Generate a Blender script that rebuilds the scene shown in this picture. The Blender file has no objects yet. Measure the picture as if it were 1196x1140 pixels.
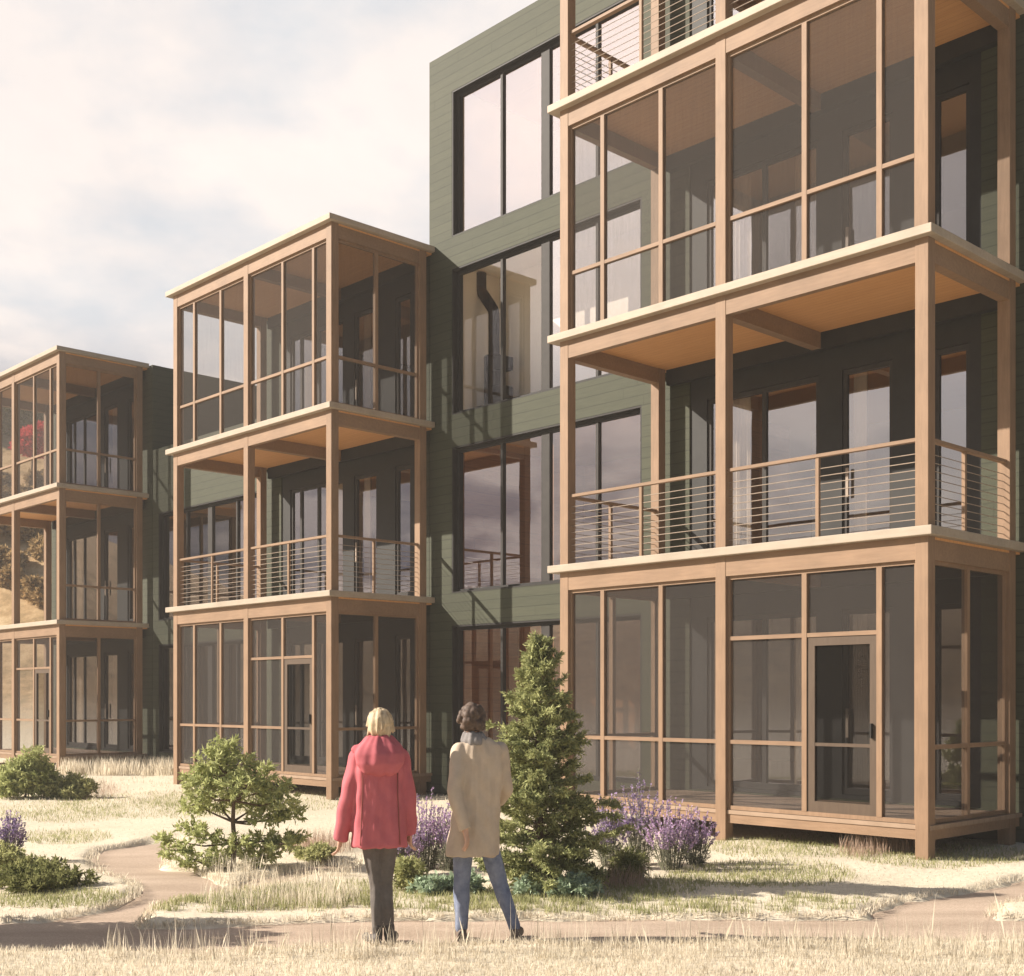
import bpy, math, random
import numpy as np
from mathutils import Vector, Matrix
R = math.radians
scene = bpy.context.scene
COL = scene.collection

# ------------------------------------------------------------------ camera
W0, H0, F, U0, V0, EYE = 1196.0, 1140.0, 1450.0, 598.0, 815.7, 1.80
cam_d = bpy.data.cameras.new("camera")
cam_d.sensor_width = 36.0
cam_d.sensor_fit = 'HORIZONTAL'
cam_d.lens = 36.0 * F / W0
cam_d.shift_y = (V0 - H0 / 2) / W0
cam_d.clip_start = 0.05
cam_d.clip_end = 2000
cam = bpy.data.objects.new("camera", cam_d)
COL.objects.link(cam)
cam.location = (0, 0, EYE)
cam.rotation_euler = (R(90), 0, 0)
scene.camera = cam

# ------------------------------------------------------------------ world, sun, exposure
SUN_EL = 29.5
world = bpy.data.worlds.new("World")
scene.world = world
world.use_nodes = True
wt = world.node_tree
wt.nodes.clear()
def wn(t, **k):
    n = wt.nodes.new(t)
    for a, b in k.items():
        setattr(n, a, b)
    return n
w_out = wn('ShaderNodeOutputWorld')
w_bg = wn('ShaderNodeBackground')
w_bg.inputs['Strength'].default_value = 0.05
sky = wn('ShaderNodeTexSky', sky_type='NISHITA', sun_disc=False)
sky.sun_elevation = R(SUN_EL)
sky.sun_rotation = R(-90)
sky.air_density = 1.0
sky.dust_density = 1.6
sky.ozone_density = 1.0
tc = wn('ShaderNodeTexCoord')
sep = wn('ShaderNodeSeparateXYZ')
wt.links.new(tc.outputs['Generated'], sep.inputs[0])
zadd = wn('ShaderNodeMath', operation='ADD'); zadd.inputs[1].default_value = 0.22
zabs = wn('ShaderNodeMath', operation='ABSOLUTE')
wt.links.new(sep.outputs['Z'], zabs.inputs[0]); wt.links.new(zabs.outputs[0], zadd.inputs[0])
dx = wn('ShaderNodeMath', operation='DIVIDE'); dy = wn('ShaderNodeMath', operation='DIVIDE')
wt.links.new(sep.outputs['X'], dx.inputs[0]); wt.links.new(zadd.outputs[0], dx.inputs[1])
wt.links.new(sep.outputs['Y'], dy.inputs[0]); wt.links.new(zadd.outputs[0], dy.inputs[1])
cmb = wn('ShaderNodeCombineXYZ')
wt.links.new(dx.outputs[0], cmb.inputs[0]); wt.links.new(dy.outputs[0], cmb.inputs[1])
cn = wn('ShaderNodeTexNoise'); cn.inputs['Scale'].default_value = 1.35
cn.inputs['Detail'].default_value = 9; cn.inputs['Roughness'].default_value = 0.62
cn.inputs['Distortion'].default_value = 0.35
wt.links.new(cmb.outputs[0], cn.inputs['Vector'])
cr = wn('ShaderNodeValToRGB')
cr.color_ramp.elements[0].position = 0.36; cr.color_ramp.elements[0].color = (0.86,)*3 + (1,)
cr.color_ramp.elements[1].position = 0.60; cr.color_ramp.elements[1].color = (1,)*3 + (1,)
wt.links.new(cn.outputs['Fac'], cr.inputs[0])
# shading of the clouds themselves: grey bases, bright tops
cn2 = wn('ShaderNodeTexNoise'); cn2.inputs['Scale'].default_value = 2.6
cn2.inputs['Detail'].default_value = 6; cn2.inputs['Roughness'].default_value = 0.55
wt.links.new(cmb.outputs[0], cn2.inputs['Vector'])
cr2 = wn('ShaderNodeValToRGB')
cr2.color_ramp.elements[0].position = 0.37; cr2.color_ramp.elements[0].color = (7.7, 7.85, 8.15, 1)
cr2.color_ramp.elements[1].position = 0.55; cr2.color_ramp.elements[1].color = (10.6, 9.6, 9.0, 1)
wt.links.new(cn2.outputs['Fac'], cr2.inputs[0])
cr3 = wn('ShaderNodeValToRGB')
cr3.color_ramp.elements[0].position = 0.44; cr3.color_ramp.elements[0].color = (1.1, 1.2, 2.0, 1)
cr3.color_ramp.elements[1].position = 0.57; cr3.color_ramp.elements[1].color = (7.6, 6.6, 6.2, 1)
wt.links.new(cn2.outputs['Fac'], cr3.inputs[0])
lowf = wn('ShaderNodeMapRange', interpolation_type='SMOOTHSTEP')
lowf.inputs['From Min'].default_value = 0.14; lowf.inputs['From Max'].default_value = 0.30
wt.links.new(sep.outputs['Z'], lowf.inputs['Value'])
lowmix = wn('ShaderNodeMix', data_type='RGBA')
wt.links.new(lowf.outputs[0], lowmix.inputs['Factor'])
wt.links.new(cr3.outputs[0], lowmix.inputs['A']); wt.links.new(cr2.outputs[0], lowmix.inputs['B'])
sdot = wn('ShaderNodeVectorMath', operation='DOT_PRODUCT')
sdot.inputs[1].default_value = (-math.cos(R(SUN_EL)), 0, math.sin(R(SUN_EL)))
wt.links.new(tc.outputs['Generated'], sdot.inputs[0])
glow = wn('ShaderNodeMapRange', interpolation_type='SMOOTHSTEP')
glow.inputs['From Min'].default_value = 0.945; glow.inputs['From Max'].default_value = 1.0
glow.inputs['To Min'].default_value = 1.0; glow.inputs['To Max'].default_value = 2.7
wt.links.new(sdot.outputs['Value'], glow.inputs['Value'])
gmul = wn('ShaderNodeVectorMath', operation='SCALE')
wt.links.new(lowmix.outputs['Result'], gmul.inputs[0]); wt.links.new(glow.outputs[0], gmul.inputs['Scale'])
# more cloud towards the bright side of the sky, clear blue on the other side
cov = wn('ShaderNodeMapRange'); cov.inputs['From Min'].default_value = -0.05; cov.inputs['From Max'].default_value = 0.6
cov.inputs['To Min'].default_value = 0.0; cov.inputs['To Max'].default_value = 1.0
cdot = wn('ShaderNodeVectorMath', operation='DOT_PRODUCT'); cdot.inputs[1].default_value = (-0.55, 0.83, 0.0)
wt.links.new(tc.outputs['Generated'], cdot.inputs[0])
wt.links.new(cdot.outputs['Value'], cov.inputs['Value'])
cmul = wn('ShaderNodeMath', operation='MULTIPLY')
wt.links.new(cr.outputs[0], cmul.inputs[0]); wt.links.new(cov.outputs[0], cmul.inputs[1])
cmix = wn('ShaderNodeMix', data_type='RGBA')
wt.links.new(cmul.outputs[0], cmix.inputs['Factor'])
wt.links.new(sky.outputs[0], cmix.inputs['A']); wt.links.new(gmul.outputs[0], cmix.inputs['B'])
wt.links.new(cmix.outputs['Result'], w_bg.inputs['Color'])
wt.links.new(w_bg.outputs[0], w_out.inputs[0])

sun_d = bpy.data.lights.new("sun", 'SUN')
sun_d.energy = 5.0
sun_d.angle = R(0.5)
sun_d.color = (1.0, 0.905, 0.79)
sun = bpy.data.objects.new("sun", sun_d)
COL.objects.link(sun)
sun.rotation_euler = (0, -R(90 - SUN_EL), 0)
sun.location = (-20, 0, 20)

scene.view_settings.view_transform = 'Standard'
scene.view_settings.look = 'None'
scene.view_settings.exposure = 1.03
scene.view_settings.gamma = 1
scene.render.engine = 'CYCLES'
scene.cycles.transparent_max_bounces = 24
scene.cycles.max_bounces = 8

# ------------------------------------------------------------------ materials
MATS = {}
def new_mat(name):
    m = bpy.data.materials.new(name)
    m.use_nodes = True
    nt = m.node_tree
    nt.nodes.clear()
    out = nt.nodes.new('ShaderNodeOutputMaterial')
    MATS[name] = m
    return m, nt, out
def principled(nt, out, rough=0.7, spec=0.3):
    b = nt.nodes.new('ShaderNodeBsdfPrincipled')
    b.inputs['Roughness'].default_value = rough
    b.inputs['Specular IOR Level'].default_value = spec
    nt.links.new(b.outputs[0], out.inputs[0])
    return b
def ramp(nt, fac, stops):
    r = nt.nodes.new('ShaderNodeValToRGB')
    els = r.color_ramp.elements
    while len(els) < len(stops):
        els.new(0.5)
    for e, (p, c) in zip(els, stops):
        e.position = p
        e.color = tuple(c) + (1,)
    nt.links.new(fac, r.inputs[0])
    return r.outputs[0]
def noise(nt, scale, detail=4, rough=0.6, stretch=None, coord='Object'):
    t = nt.nodes.new('ShaderNodeTexCoord')
    v = t.outputs[coord]
    if stretch:
        mp = nt.nodes.new('ShaderNodeMapping')
        mp.inputs['Scale'].default_value = stretch
        nt.links.new(v, mp.inputs['Vector'])
        v = mp.outputs[0]
    n = nt.nodes.new('ShaderNodeTexNoise')
    n.inputs['Scale'].default_value = scale
    n.inputs['Detail'].default_value = detail
    n.inputs['Roughness'].default_value = rough
    nt.links.new(v, n.inputs['Vector'])
    return n.outputs['Fac']
def bump(nt, b, height, strength=0.3, dist=0.01):
    bp = nt.nodes.new('ShaderNodeBump')
    bp.inputs['Strength'].default_value = strength
    bp.inputs['Distance'].default_value = dist
    nt.links.new(height, bp.inputs['Height'])
    nt.links.new(bp.outputs[0], b.inputs['Normal'])
def mottled(name, c0, c1, scale=3, rough=0.75, spec=0.25, stretch=None, bs=0.15, bd=0.004, tone=0.0):
    m, nt, out = new_mat(name)
    b = principled(nt, out, rough, spec)
    f = noise(nt, scale, 6, 0.65, stretch)
    col = ramp(nt, f, [(0.3, c0), (0.7, c1)])
    if tone:                                            # every board comes in a tone of its own
        oi = nt.nodes.new('ShaderNodeObjectInfo')
        mr = nt.nodes.new('ShaderNodeMapRange'); mr.inputs['To Min'].default_value = 1 - tone; mr.inputs['To Max'].default_value = 1 + tone
        nt.links.new(oi.outputs['Random'], mr.inputs['Value'])
        st = noise(nt, 1.7, 3, 0.6)
        m2 = nt.nodes.new('ShaderNodeMapRange'); m2.inputs['From Min'].default_value = 0.3; m2.inputs['From Max'].default_value = 0.7
        m2.inputs['To Min'].default_value = 0.88; m2.inputs['To Max'].default_value = 1.08
        nt.links.new(st, m2.inputs['Value'])
        ml = nt.nodes.new('ShaderNodeMath'); ml.operation = 'MULTIPLY'
        nt.links.new(mr.outputs[0], ml.inputs[0]); nt.links.new(m2.outputs[0], ml.inputs[1])
        vs = nt.nodes.new('ShaderNodeVectorMath'); vs.operation = 'SCALE'
        nt.links.new(col, vs.inputs[0]); nt.links.new(ml.outputs[0], vs.inputs['Scale'])
        col = vs.outputs[0]
    nt.links.new(col, b.inputs['Base Color'])
    if bs:
        bump(nt, b, f, bs, bd)
    return m
mottled('timber', (0.208, 0.131, 0.079), (0.266, 0.171, 0.106), 5, 0.6, 0.25, (0.6, 6, 6), 0.12, .004, .07)
mottled('timber_upright', (0.208, 0.131, 0.079), (0.266, 0.171, 0.106), 5, 0.6, 0.25, (6, 6, 0.6), 0.12, .004, .07)
mottled('edge_board', (0.335, 0.275, 0.21), (0.39, 0.325, 0.255), 4, 0.6, 0.25, (0.5, 5, 5), 0.1, .004, .04)
mottled('dark_timber', (0.075, 0.05, 0.033), (0.10, 0.069, 0.046), 5, 0.6, 0.25, (6, 6, 0.6), 0.1)
mottled('black_metal', (0.016, 0.015, 0.014), (0.024, 0.022, 0.02), 6, 0.6, 0.2, None, 0.05)
mottled('cast_iron', (0.006, 0.006, 0.006), (0.010, 0.010, 0.009), 8, 0.8, 0.05, None, 0.05)
mottled('frame_metal', (0.034, 0.031, 0.029), (0.045, 0.041, 0.038), 6, 0.6, 0.15, None, 0.03)
mottled('cable_metal', (0.25, 0.195, 0.15), (0.32, 0.255, 0.20), 6, 0.5, 0.3, None, 0.0)
mottled('plaster', (0.78, 0.70, 0.60), (0.84, 0.77, 0.67), 1.2, 0.9, 0.1, None, 0.05)
mottled('curtain_cloth', (0.55, 0.47, 0.39), (0.64, 0.56, 0.47), 3, 0.9, 0.05, (6, 6, .3), 0.1)
mottled('roofing', (0.12, 0.115, 0.11), (0.17, 0.16, 0.15), 2, 0.9, 0.1)
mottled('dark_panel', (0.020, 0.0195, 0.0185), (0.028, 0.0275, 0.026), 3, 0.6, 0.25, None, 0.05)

def planks(name, c0, c1, axis='Z', pitch=0.14, groove=0.06, rough=0.6, var=0.12):
    """boards of one pitch with thin grooves and a tone per board"""
    m, nt, out = new_mat(name)
    b = principled(nt, out, rough, 0.25)
    t = nt.nodes.new('ShaderNodeTexCoord')
    s = nt.nodes.new('ShaderNodeSeparateXYZ')
    nt.links.new(t.outputs['Object'], s.inputs[0])
    d = nt.nodes.new('ShaderNodeMath'); d.operation = 'DIVIDE'; d.inputs[1].default_value = pitch
    nt.links.new(s.outputs[axis], d.inputs[0])
    fr = nt.nodes.new('ShaderNodeMath'); fr.operation = 'FRACT'
    fl = nt.nodes.new('ShaderNodeMath'); fl.operation = 'FLOOR'
    nt.links.new(d.outputs[0], fr.inputs[0]); nt.links.new(d.outputs[0], fl.inputs[0])
    wnz = nt.nodes.new('ShaderNodeTexWhiteNoise'); wnz.noise_dimensions = '1D'
    nt.links.new(fl.outputs[0], wnz.inputs['W'])
    st = {'X': (8, 0.8, 0.8), 'Y': (0.8, 8, 0.8), 'Z': (0.8, 0.8, 8)}[axis]
    f = noise(nt, 4, 6, 0.65, st)
    ad = nt.nodes.new('ShaderNodeMath'); ad.operation = 'MULTIPLY_ADD'
    ad.inputs[1].default_value = var * 2
    nt.links.new(wnz.outputs['Value'], ad.inputs[0]); nt.links.new(f, ad.inputs[2])
    col = ramp(nt, ad.outputs[0], [(0.3, c0), (0.85, c1)])
    gr = nt.nodes.new('ShaderNodeMath'); gr.operation = 'GREATER_THAN'; gr.inputs[1].default_value = groove
    nt.links.new(fr.outputs[0], gr.inputs[0])
    if axis == 'Z':                                     # butt joints, staggered from board to board
        off = nt.nodes.new('ShaderNodeMath'); off.operation = 'MULTIPLY_ADD'; off.inputs[1].default_value = 3.4
        sx = nt.nodes.new('ShaderNodeMath'); sx.operation = 'ADD'
        nt.links.new(s.outputs['X'], sx.inputs[0]); nt.links.new(s.outputs['Y'], sx.inputs[1])
        nt.links.new(wnz.outputs['Value'], off.inputs[0]); nt.links.new(sx.outputs[0], off.inputs[2])
        dv = nt.nodes.new('ShaderNodeMath'); dv.operation = 'DIVIDE'; dv.inputs[1].default_value = 3.4
        fj = nt.nodes.new('ShaderNodeMath'); fj.operation = 'FRACT'
        gj = nt.nodes.new('ShaderNodeMath'); gj.operation = 'GREATER_THAN'; gj.inputs[1].default_value = 0.0028
        nt.links.new(off.outputs[0], dv.inputs[0]); nt.links.new(dv.outputs[0], fj.inputs[0]); nt.links.new(fj.outputs[0], gj.inputs[0])
        mn = nt.nodes.new('ShaderNodeMath'); mn.operation = 'MINIMUM'
        nt.links.new(gr.outputs[0], mn.inputs[0]); nt.links.new(gj.outputs[0], mn.inputs[1])
        gr = mn
    gm = nt.nodes.new('ShaderNodeMapRange'); gm.inputs['To Min'].default_value = 0.68
    nt.links.new(gr.outputs[0], gm.inputs['Value'])
    gs = nt.nodes.new('ShaderNodeVectorMath'); gs.operation = 'SCALE'
    nt.links.new(col, gs.inputs[0]); nt.links.new(gm.outputs[0], gs.inputs['Scale'])
    nt.links.new(gs.outputs[0], b.inputs['Base Color'])
    # a lapped board leans out towards its lower edge
    h = nt.nodes.new('ShaderNodeMath'); h.operation = 'SUBTRACT'
    nt.links.new(gr.outputs[0], h.inputs[0])
    hm = nt.nodes.new('ShaderNodeMath'); hm.operation = 'MULTIPLY'; hm.inputs[1].default_value = 0.6
    nt.links.new(fr.outputs[0], hm.inputs[0]); nt.links.new(hm.outputs[0], h.inputs[1])
    bump(nt, b, h.outputs[0], 0.4, 0.010)
    return m
planks('green_siding', (0.038, 0.042, 0.025), (0.056, 0.059, 0.035), 'Z', 0.17, 0.10, 0.7, 0.10)
planks('soffit', (0.54, 0.275, 0.115), (0.64, 0.35, 0.15), 'Y', 0.10, 0.05, 0.6, 0.06)
planks('deck_boards', (0.24, 0.165, 0.11), (0.33, 0.235, 0.165), 'Y', 0.14, 0.06, 0.65, 0.14)
planks('wood_panelling', (0.26, 0.10, 0.035), (0.42, 0.19, 0.075), 'Z', 0.22, 0.05, 0.5, 0.14)

def glass_mat(name='glass', low=0.32):
    m, nt, out = new_mat(name)
    tr = nt.nodes.new('ShaderNodeBsdfTransparent'); tr.inputs[0].default_value = (0.96, 0.955, 0.94, 1)
    gl = nt.nodes.new('ShaderNodeBsdfGlossy'); gl.inputs['Roughness'].default_value = 0.005
    gl.inputs['Color'].default_value = (0.90, 0.87, 0.90, 1)
    fr = nt.nodes.new('ShaderNodeLayerWeight'); fr.inputs['Blend'].default_value = 0.35
    mr = nt.nodes.new('ShaderNodeMapRange')
    mr.inputs['To Min'].default_value = low; mr.inputs['To Max'].default_value = 0.95
    nt.links.new(fr.outputs['Fresnel'], mr.inputs['Value'])
    gm = nt.nodes.new('ShaderNodeNewGeometry')     # only the face turned to the ray mirrors: one reflection per pane
    ff = nt.nodes.new('ShaderNodeMath'); ff.operation = 'SUBTRACT'; ff.inputs[0].default_value = 1.0
    nt.links.new(gm.outputs['Backfacing'], ff.inputs[1])
    fm = nt.nodes.new('ShaderNodeMath'); fm.operation = 'MULTIPLY'
    nt.links.new(mr.outputs[0], fm.inputs[0]); nt.links.new(ff.outputs[0], fm.inputs[1])
    n = noise(nt, 0.9, 2, 0.4)
    bp = nt.nodes.new('ShaderNodeBump'); bp.inputs['Strength'].default_value = 0.12; bp.inputs['Distance'].default_value = 0.02
    nt.links.new(n, bp.inputs['Height']); nt.links.new(bp.outputs[0], gl.inputs['Normal'])
    mx = nt.nodes.new('ShaderNodeMixShader')
    nt.links.new(fm.outputs[0], mx.inputs[0]); nt.links.new(tr.outputs[0], mx.inputs[1]); nt.links.new(gl.outputs[0], mx.inputs[2])
    nt.links.new(mx.outputs[0], out.inputs[0])
glass_mat()
glass_mat('clear_glass', 0.09)
def dark_screen():
    m, nt, out = new_mat('dark_screen')
    tr = nt.nodes.new('ShaderNodeBsdfTransparent'); df = nt.nodes.new('ShaderNodeBsdfDiffuse')
    df.inputs[0].default_value = (0.012, 0.011, 0.010, 1)
    mx = nt.nodes.new('ShaderNodeMixShader'); mx.inputs[0].default_value = 0.42
    nt.links.new(tr.outputs[0], mx.inputs[1]); nt.links.new(df.outputs[0], mx.inputs[2]); nt.links.new(mx.outputs[0], out.inputs[0])
dark_screen()
def screen_mat():
    m, nt, out = new_mat('insect_screen')
    tr = nt.nodes.new('ShaderNodeBsdfTransparent')
    df = nt.nodes.new('ShaderNodeBsdfDiffuse')
    df.inputs[0].default_value = (0.086, 0.077, 0.071, 1)
    f = noise(nt, 30, 3, 0.7, (1, 1, 0.06))
    mr = nt.nodes.new('ShaderNodeMapRange'); mr.inputs['To Min'].default_value = 0.19; mr.inputs['To Max'].default_value = 0.30
    nt.links.new(f, mr.inputs['Value'])
    mx = nt.nodes.new('ShaderNodeMixShader')
    nt.links.new(mr.outputs[0], mx.inputs[0]); nt.links.new(tr.outputs[0], mx.inputs[1]); nt.links.new(df.outputs[0], mx.inputs[2])
    nt.links.new(mx.outputs[0], out.inputs[0])
screen_mat()
def leaf_mat(name, c0, c1, trans=0.35, scale=1.5):
    m, nt, out = new_mat(name)
    oi = nt.nodes.new('ShaderNodeNewGeometry')
    f = noise(nt, scale, 3, 0.6)
    ad = nt.nodes.new('ShaderNodeMath'); ad.operation = 'MULTIPLY_ADD'; ad.inputs[1].default_value = 0.55
    nt.links.new(oi.outputs['Random Per Island'], ad.inputs[0]); nt.links.new(f, ad.inputs[2])
    col = ramp(nt, ad.outputs[0], [(0.4, c0), (1.0, c1)])
    d = nt.nodes.new('ShaderNodeBsdfDiffuse'); t = nt.nodes.new('ShaderNodeBsdfTranslucent')
    nt.links.new(col, d.inputs[0]); nt.links.new(col, t.inputs[0])
    mx = nt.nodes.new('ShaderNodeMixShader'); mx.inputs[0].default_value = trans
    nt.links.new(d.outputs[0], mx.inputs[1]); nt.links.new(t.outputs[0], mx.inputs[2])
    nt.links.new(mx.outputs[0], out.inputs[0])
leaf_mat('conifer_needles', (0.13, 0.155, 0.065), (0.48, 0.49, 0.23), 0.3, 3)
leaf_mat('light_needles', (0.30, 0.335, 0.13), (0.55, 0.57, 0.27), 0.35, 3)
leaf_mat('shrub_leaf', (0.25, 0.27, 0.11), (0.52, 0.51, 0.25), 0.35, 3)
leaf_mat('dark_leaf', (0.12, 0.135, 0.05), (0.30, 0.30, 0.13), 0.3, 3)
leaf_mat('sage_leaf', (0.29, 0.37, 0.25), (0.46, 0.55, 0.39), 0.3, 3)
leaf_mat('lavender_bloom', (0.20, 0.165, 0.29), (0.50, 0.37, 0.58), 0.3, 4)
leaf_mat('lavender_pale', (0.30, 0.24, 0.38), (0.68, 0.47, 0.68), 0.3, 4)
leaf_mat('lavender_stem', (0.13, 0.13, 0.10), (0.26, 0.26, 0.18), 0.3, 4)
leaf_mat('dry_grass', (0.60, 0.535, 0.42), (0.78, 0.71, 0.58), 0.5, 1.2)
leaf_mat('green_grass', (0.24, 0.26, 0.11), (0.46, 0.45, 0.24), 0.45, 1.5)
leaf_mat('pink_grass', (0.34, 0.24, 0.18), (0.60, 0.46, 0.36), 0.35, 2)
leaf_mat('red_leaf', (0.45, 0.035, 0.05), (0.72, 0.10, 0.11), 0.3, 2)
leaf_mat('far_leaf', (0.07, 0.09, 0.03), (0.20, 0.20, 0.08), 0.3, 0.6)
leaf_mat('autumn_leaf', (0.22, 0.15, 0.07), (0.46, 0.32, 0.16), 0.3, 0.6)
mottled('bark', (0.10, 0.07, 0.05), (0.17, 0.12, 0.085), 12, 0.9, 0.1, (3, 3, 0.8), 0.5, 0.01)

# ------------------------------------------------------------------ mesh helpers
class MB:
    def __init__(self):
        self.v, self.f = [], []
    def add(self, vs, fs):
        o = len(self.v)
        self.v += [tuple(p) for p in vs]
        self.f += [tuple(i + o for i in q) for q in fs]
    def box(self, x0, x1, y0, y1, z0, z1):
        self.add([(x0, y0, z0), (x1, y0, z0), (x1, y1, z0), (x0, y1, z0), (x0, y0, z1), (x1, y0, z1), (x1, y1, z1), (x0, y1, z1)],
                 [(0, 3, 2, 1), (4, 5, 6, 7), (0, 1, 5, 4), (1, 2, 6, 5), (2, 3, 7, 6), (3, 0, 4, 7)])
        return self
    def tube(self, pts, rad, n=8, cap=True):
        pts = [Vector(p) for p in pts]
        if not hasattr(rad, '__len__'):
            rad = [rad] * len(pts)
        rings = []
        prev = None
        for i, p in enumerate(pts):
            d = (pts[min(i + 1, len(pts) - 1)] - pts[max(i - 1, 0)])
            d = d.normalized() if d.length > 1e-9 else Vector((0, 0, 1))
            if prev is None:
                a = d.orthogonal().normalized()
            else:
                a = (prev - d * prev.dot(d))
                a = a.normalized() if a.length > 1e-6 else d.orthogonal().normalized()
            prev = a
            b = d.cross(a)
            rings.append([p + (a * math.cos(2 * math.pi * k / n) + b * math.sin(2 * math.pi * k / n)) * rad[i] for k in range(n)])
        vs = [q for r in rings for q in r]
        fs = []
        for i in range(len(rings) - 1):
            for k in range(n):
                k2 = (k + 1) % n
                fs.append((i * n + k, i * n + k2, (i + 1) * n + k2, (i + 1) * n + k))
        if cap:
            fs.append(tuple(range(n - 1, -1, -1)))
            fs.append(tuple((len(rings) - 1) * n + k for k in range(n)))
        self.add(vs, fs)
        return self
    def loft(self, rings, n=24, pw=1.0):
        """rings: (cx, cy, cz, rx, ry)"""
        vs, fs = [], []
        for cx, cy, cz, rx, ry in rings:
            for k in range(n):
                a = 2 * math.pi * k / n
                c_, s_ = math.cos(a), math.sin(a)
                vs.append((cx + rx * math.copysign(abs(c_) ** pw, c_), cy + ry * math.copysign(abs(s_) ** pw, s_), cz))
        m = len(rings)
        for i in range(m - 1):
            for k in range(n):
                k2 = (k + 1) % n
                fs.append((i * n + k, i * n + k2, (i + 1) * n + k2, (i + 1) * n + k))
        fs.append(tuple(range(n - 1, -1, -1)))
        fs.append(tuple((m - 1) * n + k for k in range(n)))
        self.add(vs, fs)
        return self
    def ball(self, c, r, nu=12, nv=8):
        if not hasattr(r, '__len__'):
            r = (r, r, r)
        vs = [(c[0], c[1], c[2] - r[2])]
        for j in range(1, nv):
            t = math.pi * j / nv - math.pi / 2
            for k in range(nu):
                a = 2 * math.pi * k / nu
                vs.append((c[0] + r[0] * math.cos(t) * math.cos(a), c[1] + r[1] * math.cos(t) * math.sin(a), c[2] + r[2] * math.sin(t)))
        vs.append((c[0], c[1], c[2] + r[2]))
        fs = [(0, 1 + (k + 1) % nu, 1 + k) for k in range(nu)]
        for j in range(nv - 2):
            for k in range(nu):
                k2 = (k + 1) % nu
                fs.append((1 + j * nu + k, 1 + j * nu + k2, 1 + (j + 1) * nu + k2, 1 + (j + 1) * nu + k))
        top = len(vs) - 1
        fs += [(top, 1 + (nv - 2) * nu + k, 1 + (nv - 2) * nu + (k + 1) % nu) for k in range(nu)]
        self.add(vs, fs)
        return self
    def limb(self, p0, r0, p1, r1, n=12):
        """tapered capsule"""
        self.tube([p0, p1], [r0, r1], n)
        self.ball(p0, r0, n, 8); self.ball(p1, r1, n, 8)
        return self
    def build(self, name, mat, parent=None, bevel=0.0, smooth=False):
        me = bpy.data.meshes.new(name)
        me.from_pydata(self.v, [], self.f)
        me.update()
        o = bpy.data.objects.new(name, me)
        COL.objects.link(o)
        if mat:
            me.materials.append(MATS[mat])
        if parent:
            o.parent = parent
        if bevel:
            bv = o.modifiers.new('bevel', 'BEVEL'); bv.width = bevel; bv.segments = 2; bv.limit_method = 'ANGLE'
        if smooth:
            for p in me.polygons:
                p.use_smooth = True
        return o
def quads_object(name, verts, nper, mat, parent=None, smooth=False):
    """verts: (N*nper,3) array, one face per nper verts"""
    verts = np.asarray(verts, np.float32).reshape(-1, 3)
    n = len(verts) // nper
    me = bpy.data.meshes.new(name)
    me.vertices.add(len(verts)); me.vertices.foreach_set('co', verts.ravel())
    me.loops.add(n * nper); me.loops.foreach_set('vertex_index', np.arange(n * nper, dtype=np.int32))
    me.polygons.add(n)
    me.polygons.foreach_set('loop_start', np.arange(0, n * nper, nper, dtype=np.int32))
    me.update(calc_edges=True)
    me.validate()
    me.materials.append(MATS[mat])
    o = bpy.data.objects.new(name, me)
    COL.objects.link(o)
    if parent:
        o.parent = parent
    return o
def tag(o, label=None, cat=None, group=None, kind=None):
    if label: o['label'] = label
    if cat: o['category'] = cat
    if group: o['group'] = group
    if kind: o['kind'] = kind
    return o
def thing(name, label, cat, loc=(0, 0, 0), rz=0.0, group=None):
    o = bpy.data.objects.new(name, None)
    o.empty_display_size = 0.3
    COL.objects.link(o)
    o.location = loc
    o.rotation_euler = (0, 0, rz)
    return tag(o, label, cat, group)

def ground_at(u, v, z=0.0):
    """photo pixel -> ground point"""
    Y = (EYE - z) * F / (v - V0)
    return ((u - U0) / F * Y, Y)

# ------------------------------------------------------------------ layout of the buildings
YAW = 0.8106
E1 = Vector((math.cos(YAW), -math.sin(YAW), 0))     # along the fronts, towards the viewer's right
E2 = Vector((math.sin(YAW), math.cos(YAW), 0))      # into the buildings
C0 = Vector((4.60, 13.616, 0))
MOD = 11.33
Z = [0.39, 3.71, 7.03, 10.35, 13.67]
D = 2.42                                            # depth of a porch
def base(s, e=0.0):
    p = C0 - E1 * s + E2 * e
    return (p.x, p.y, 0.0)

# ------------------------------------------------------------------ ground with paths
rng = np.random.default_rng(7)
def px_poly(pts):
    return np.array([ground_at(u, v) for u, v in pts])
PATHS = [
    px_poly([(-900, 1066), (60, 1070), (160, 1078), (300, 1073), (400, 1068), (780, 1067), (1010, 1067), (1170, 1067), (2100, 1067), (2100, 1092), (1196, 1093), (600, 1102), (100, 1108), (-900, 1110)]),
    px_poly([(40, 1074), (85, 1063), (130, 1055), (155, 1047), (161, 1035), (150, 1024), (120, 1017), (108, 1006), (108, 997), (118, 989), (150, 985), (185, 979), (215, 980), (196, 996), (192, 1010), (232, 1014), (262, 1032), (300, 1020), (345, 1012), (372, 1005), (420, 1004), (420, 1011), (385, 1015), (340, 1024), (300, 1034), (270, 1042), (225, 1050), (185, 1058), (160, 1082)]),
    px_poly([(1004, 1070), (1023, 1058), (1055, 1047), (1079, 1043), (1128, 1037), (1196, 1023), (1500, 990), (1500, 1020), (1196, 1046), (1166, 1053), (1158, 1069)]),
]
def in_poly(P, x, y):
    r = np.zeros(x.shape, bool)
    n = len(P)
    for i in range(n):
        x0, y0 = P[i]; x1, y1 = P[(i + 1) % n]
        c = ((y0 > y) != (y1 > y))
        with np.errstate(divide='ignore', invalid='ignore'):
            xi = (x1 - x0) * (y - y0) / (y1 - y0 + 1e-12) + x0
        r ^= c & (x < xi)
    return r
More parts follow.
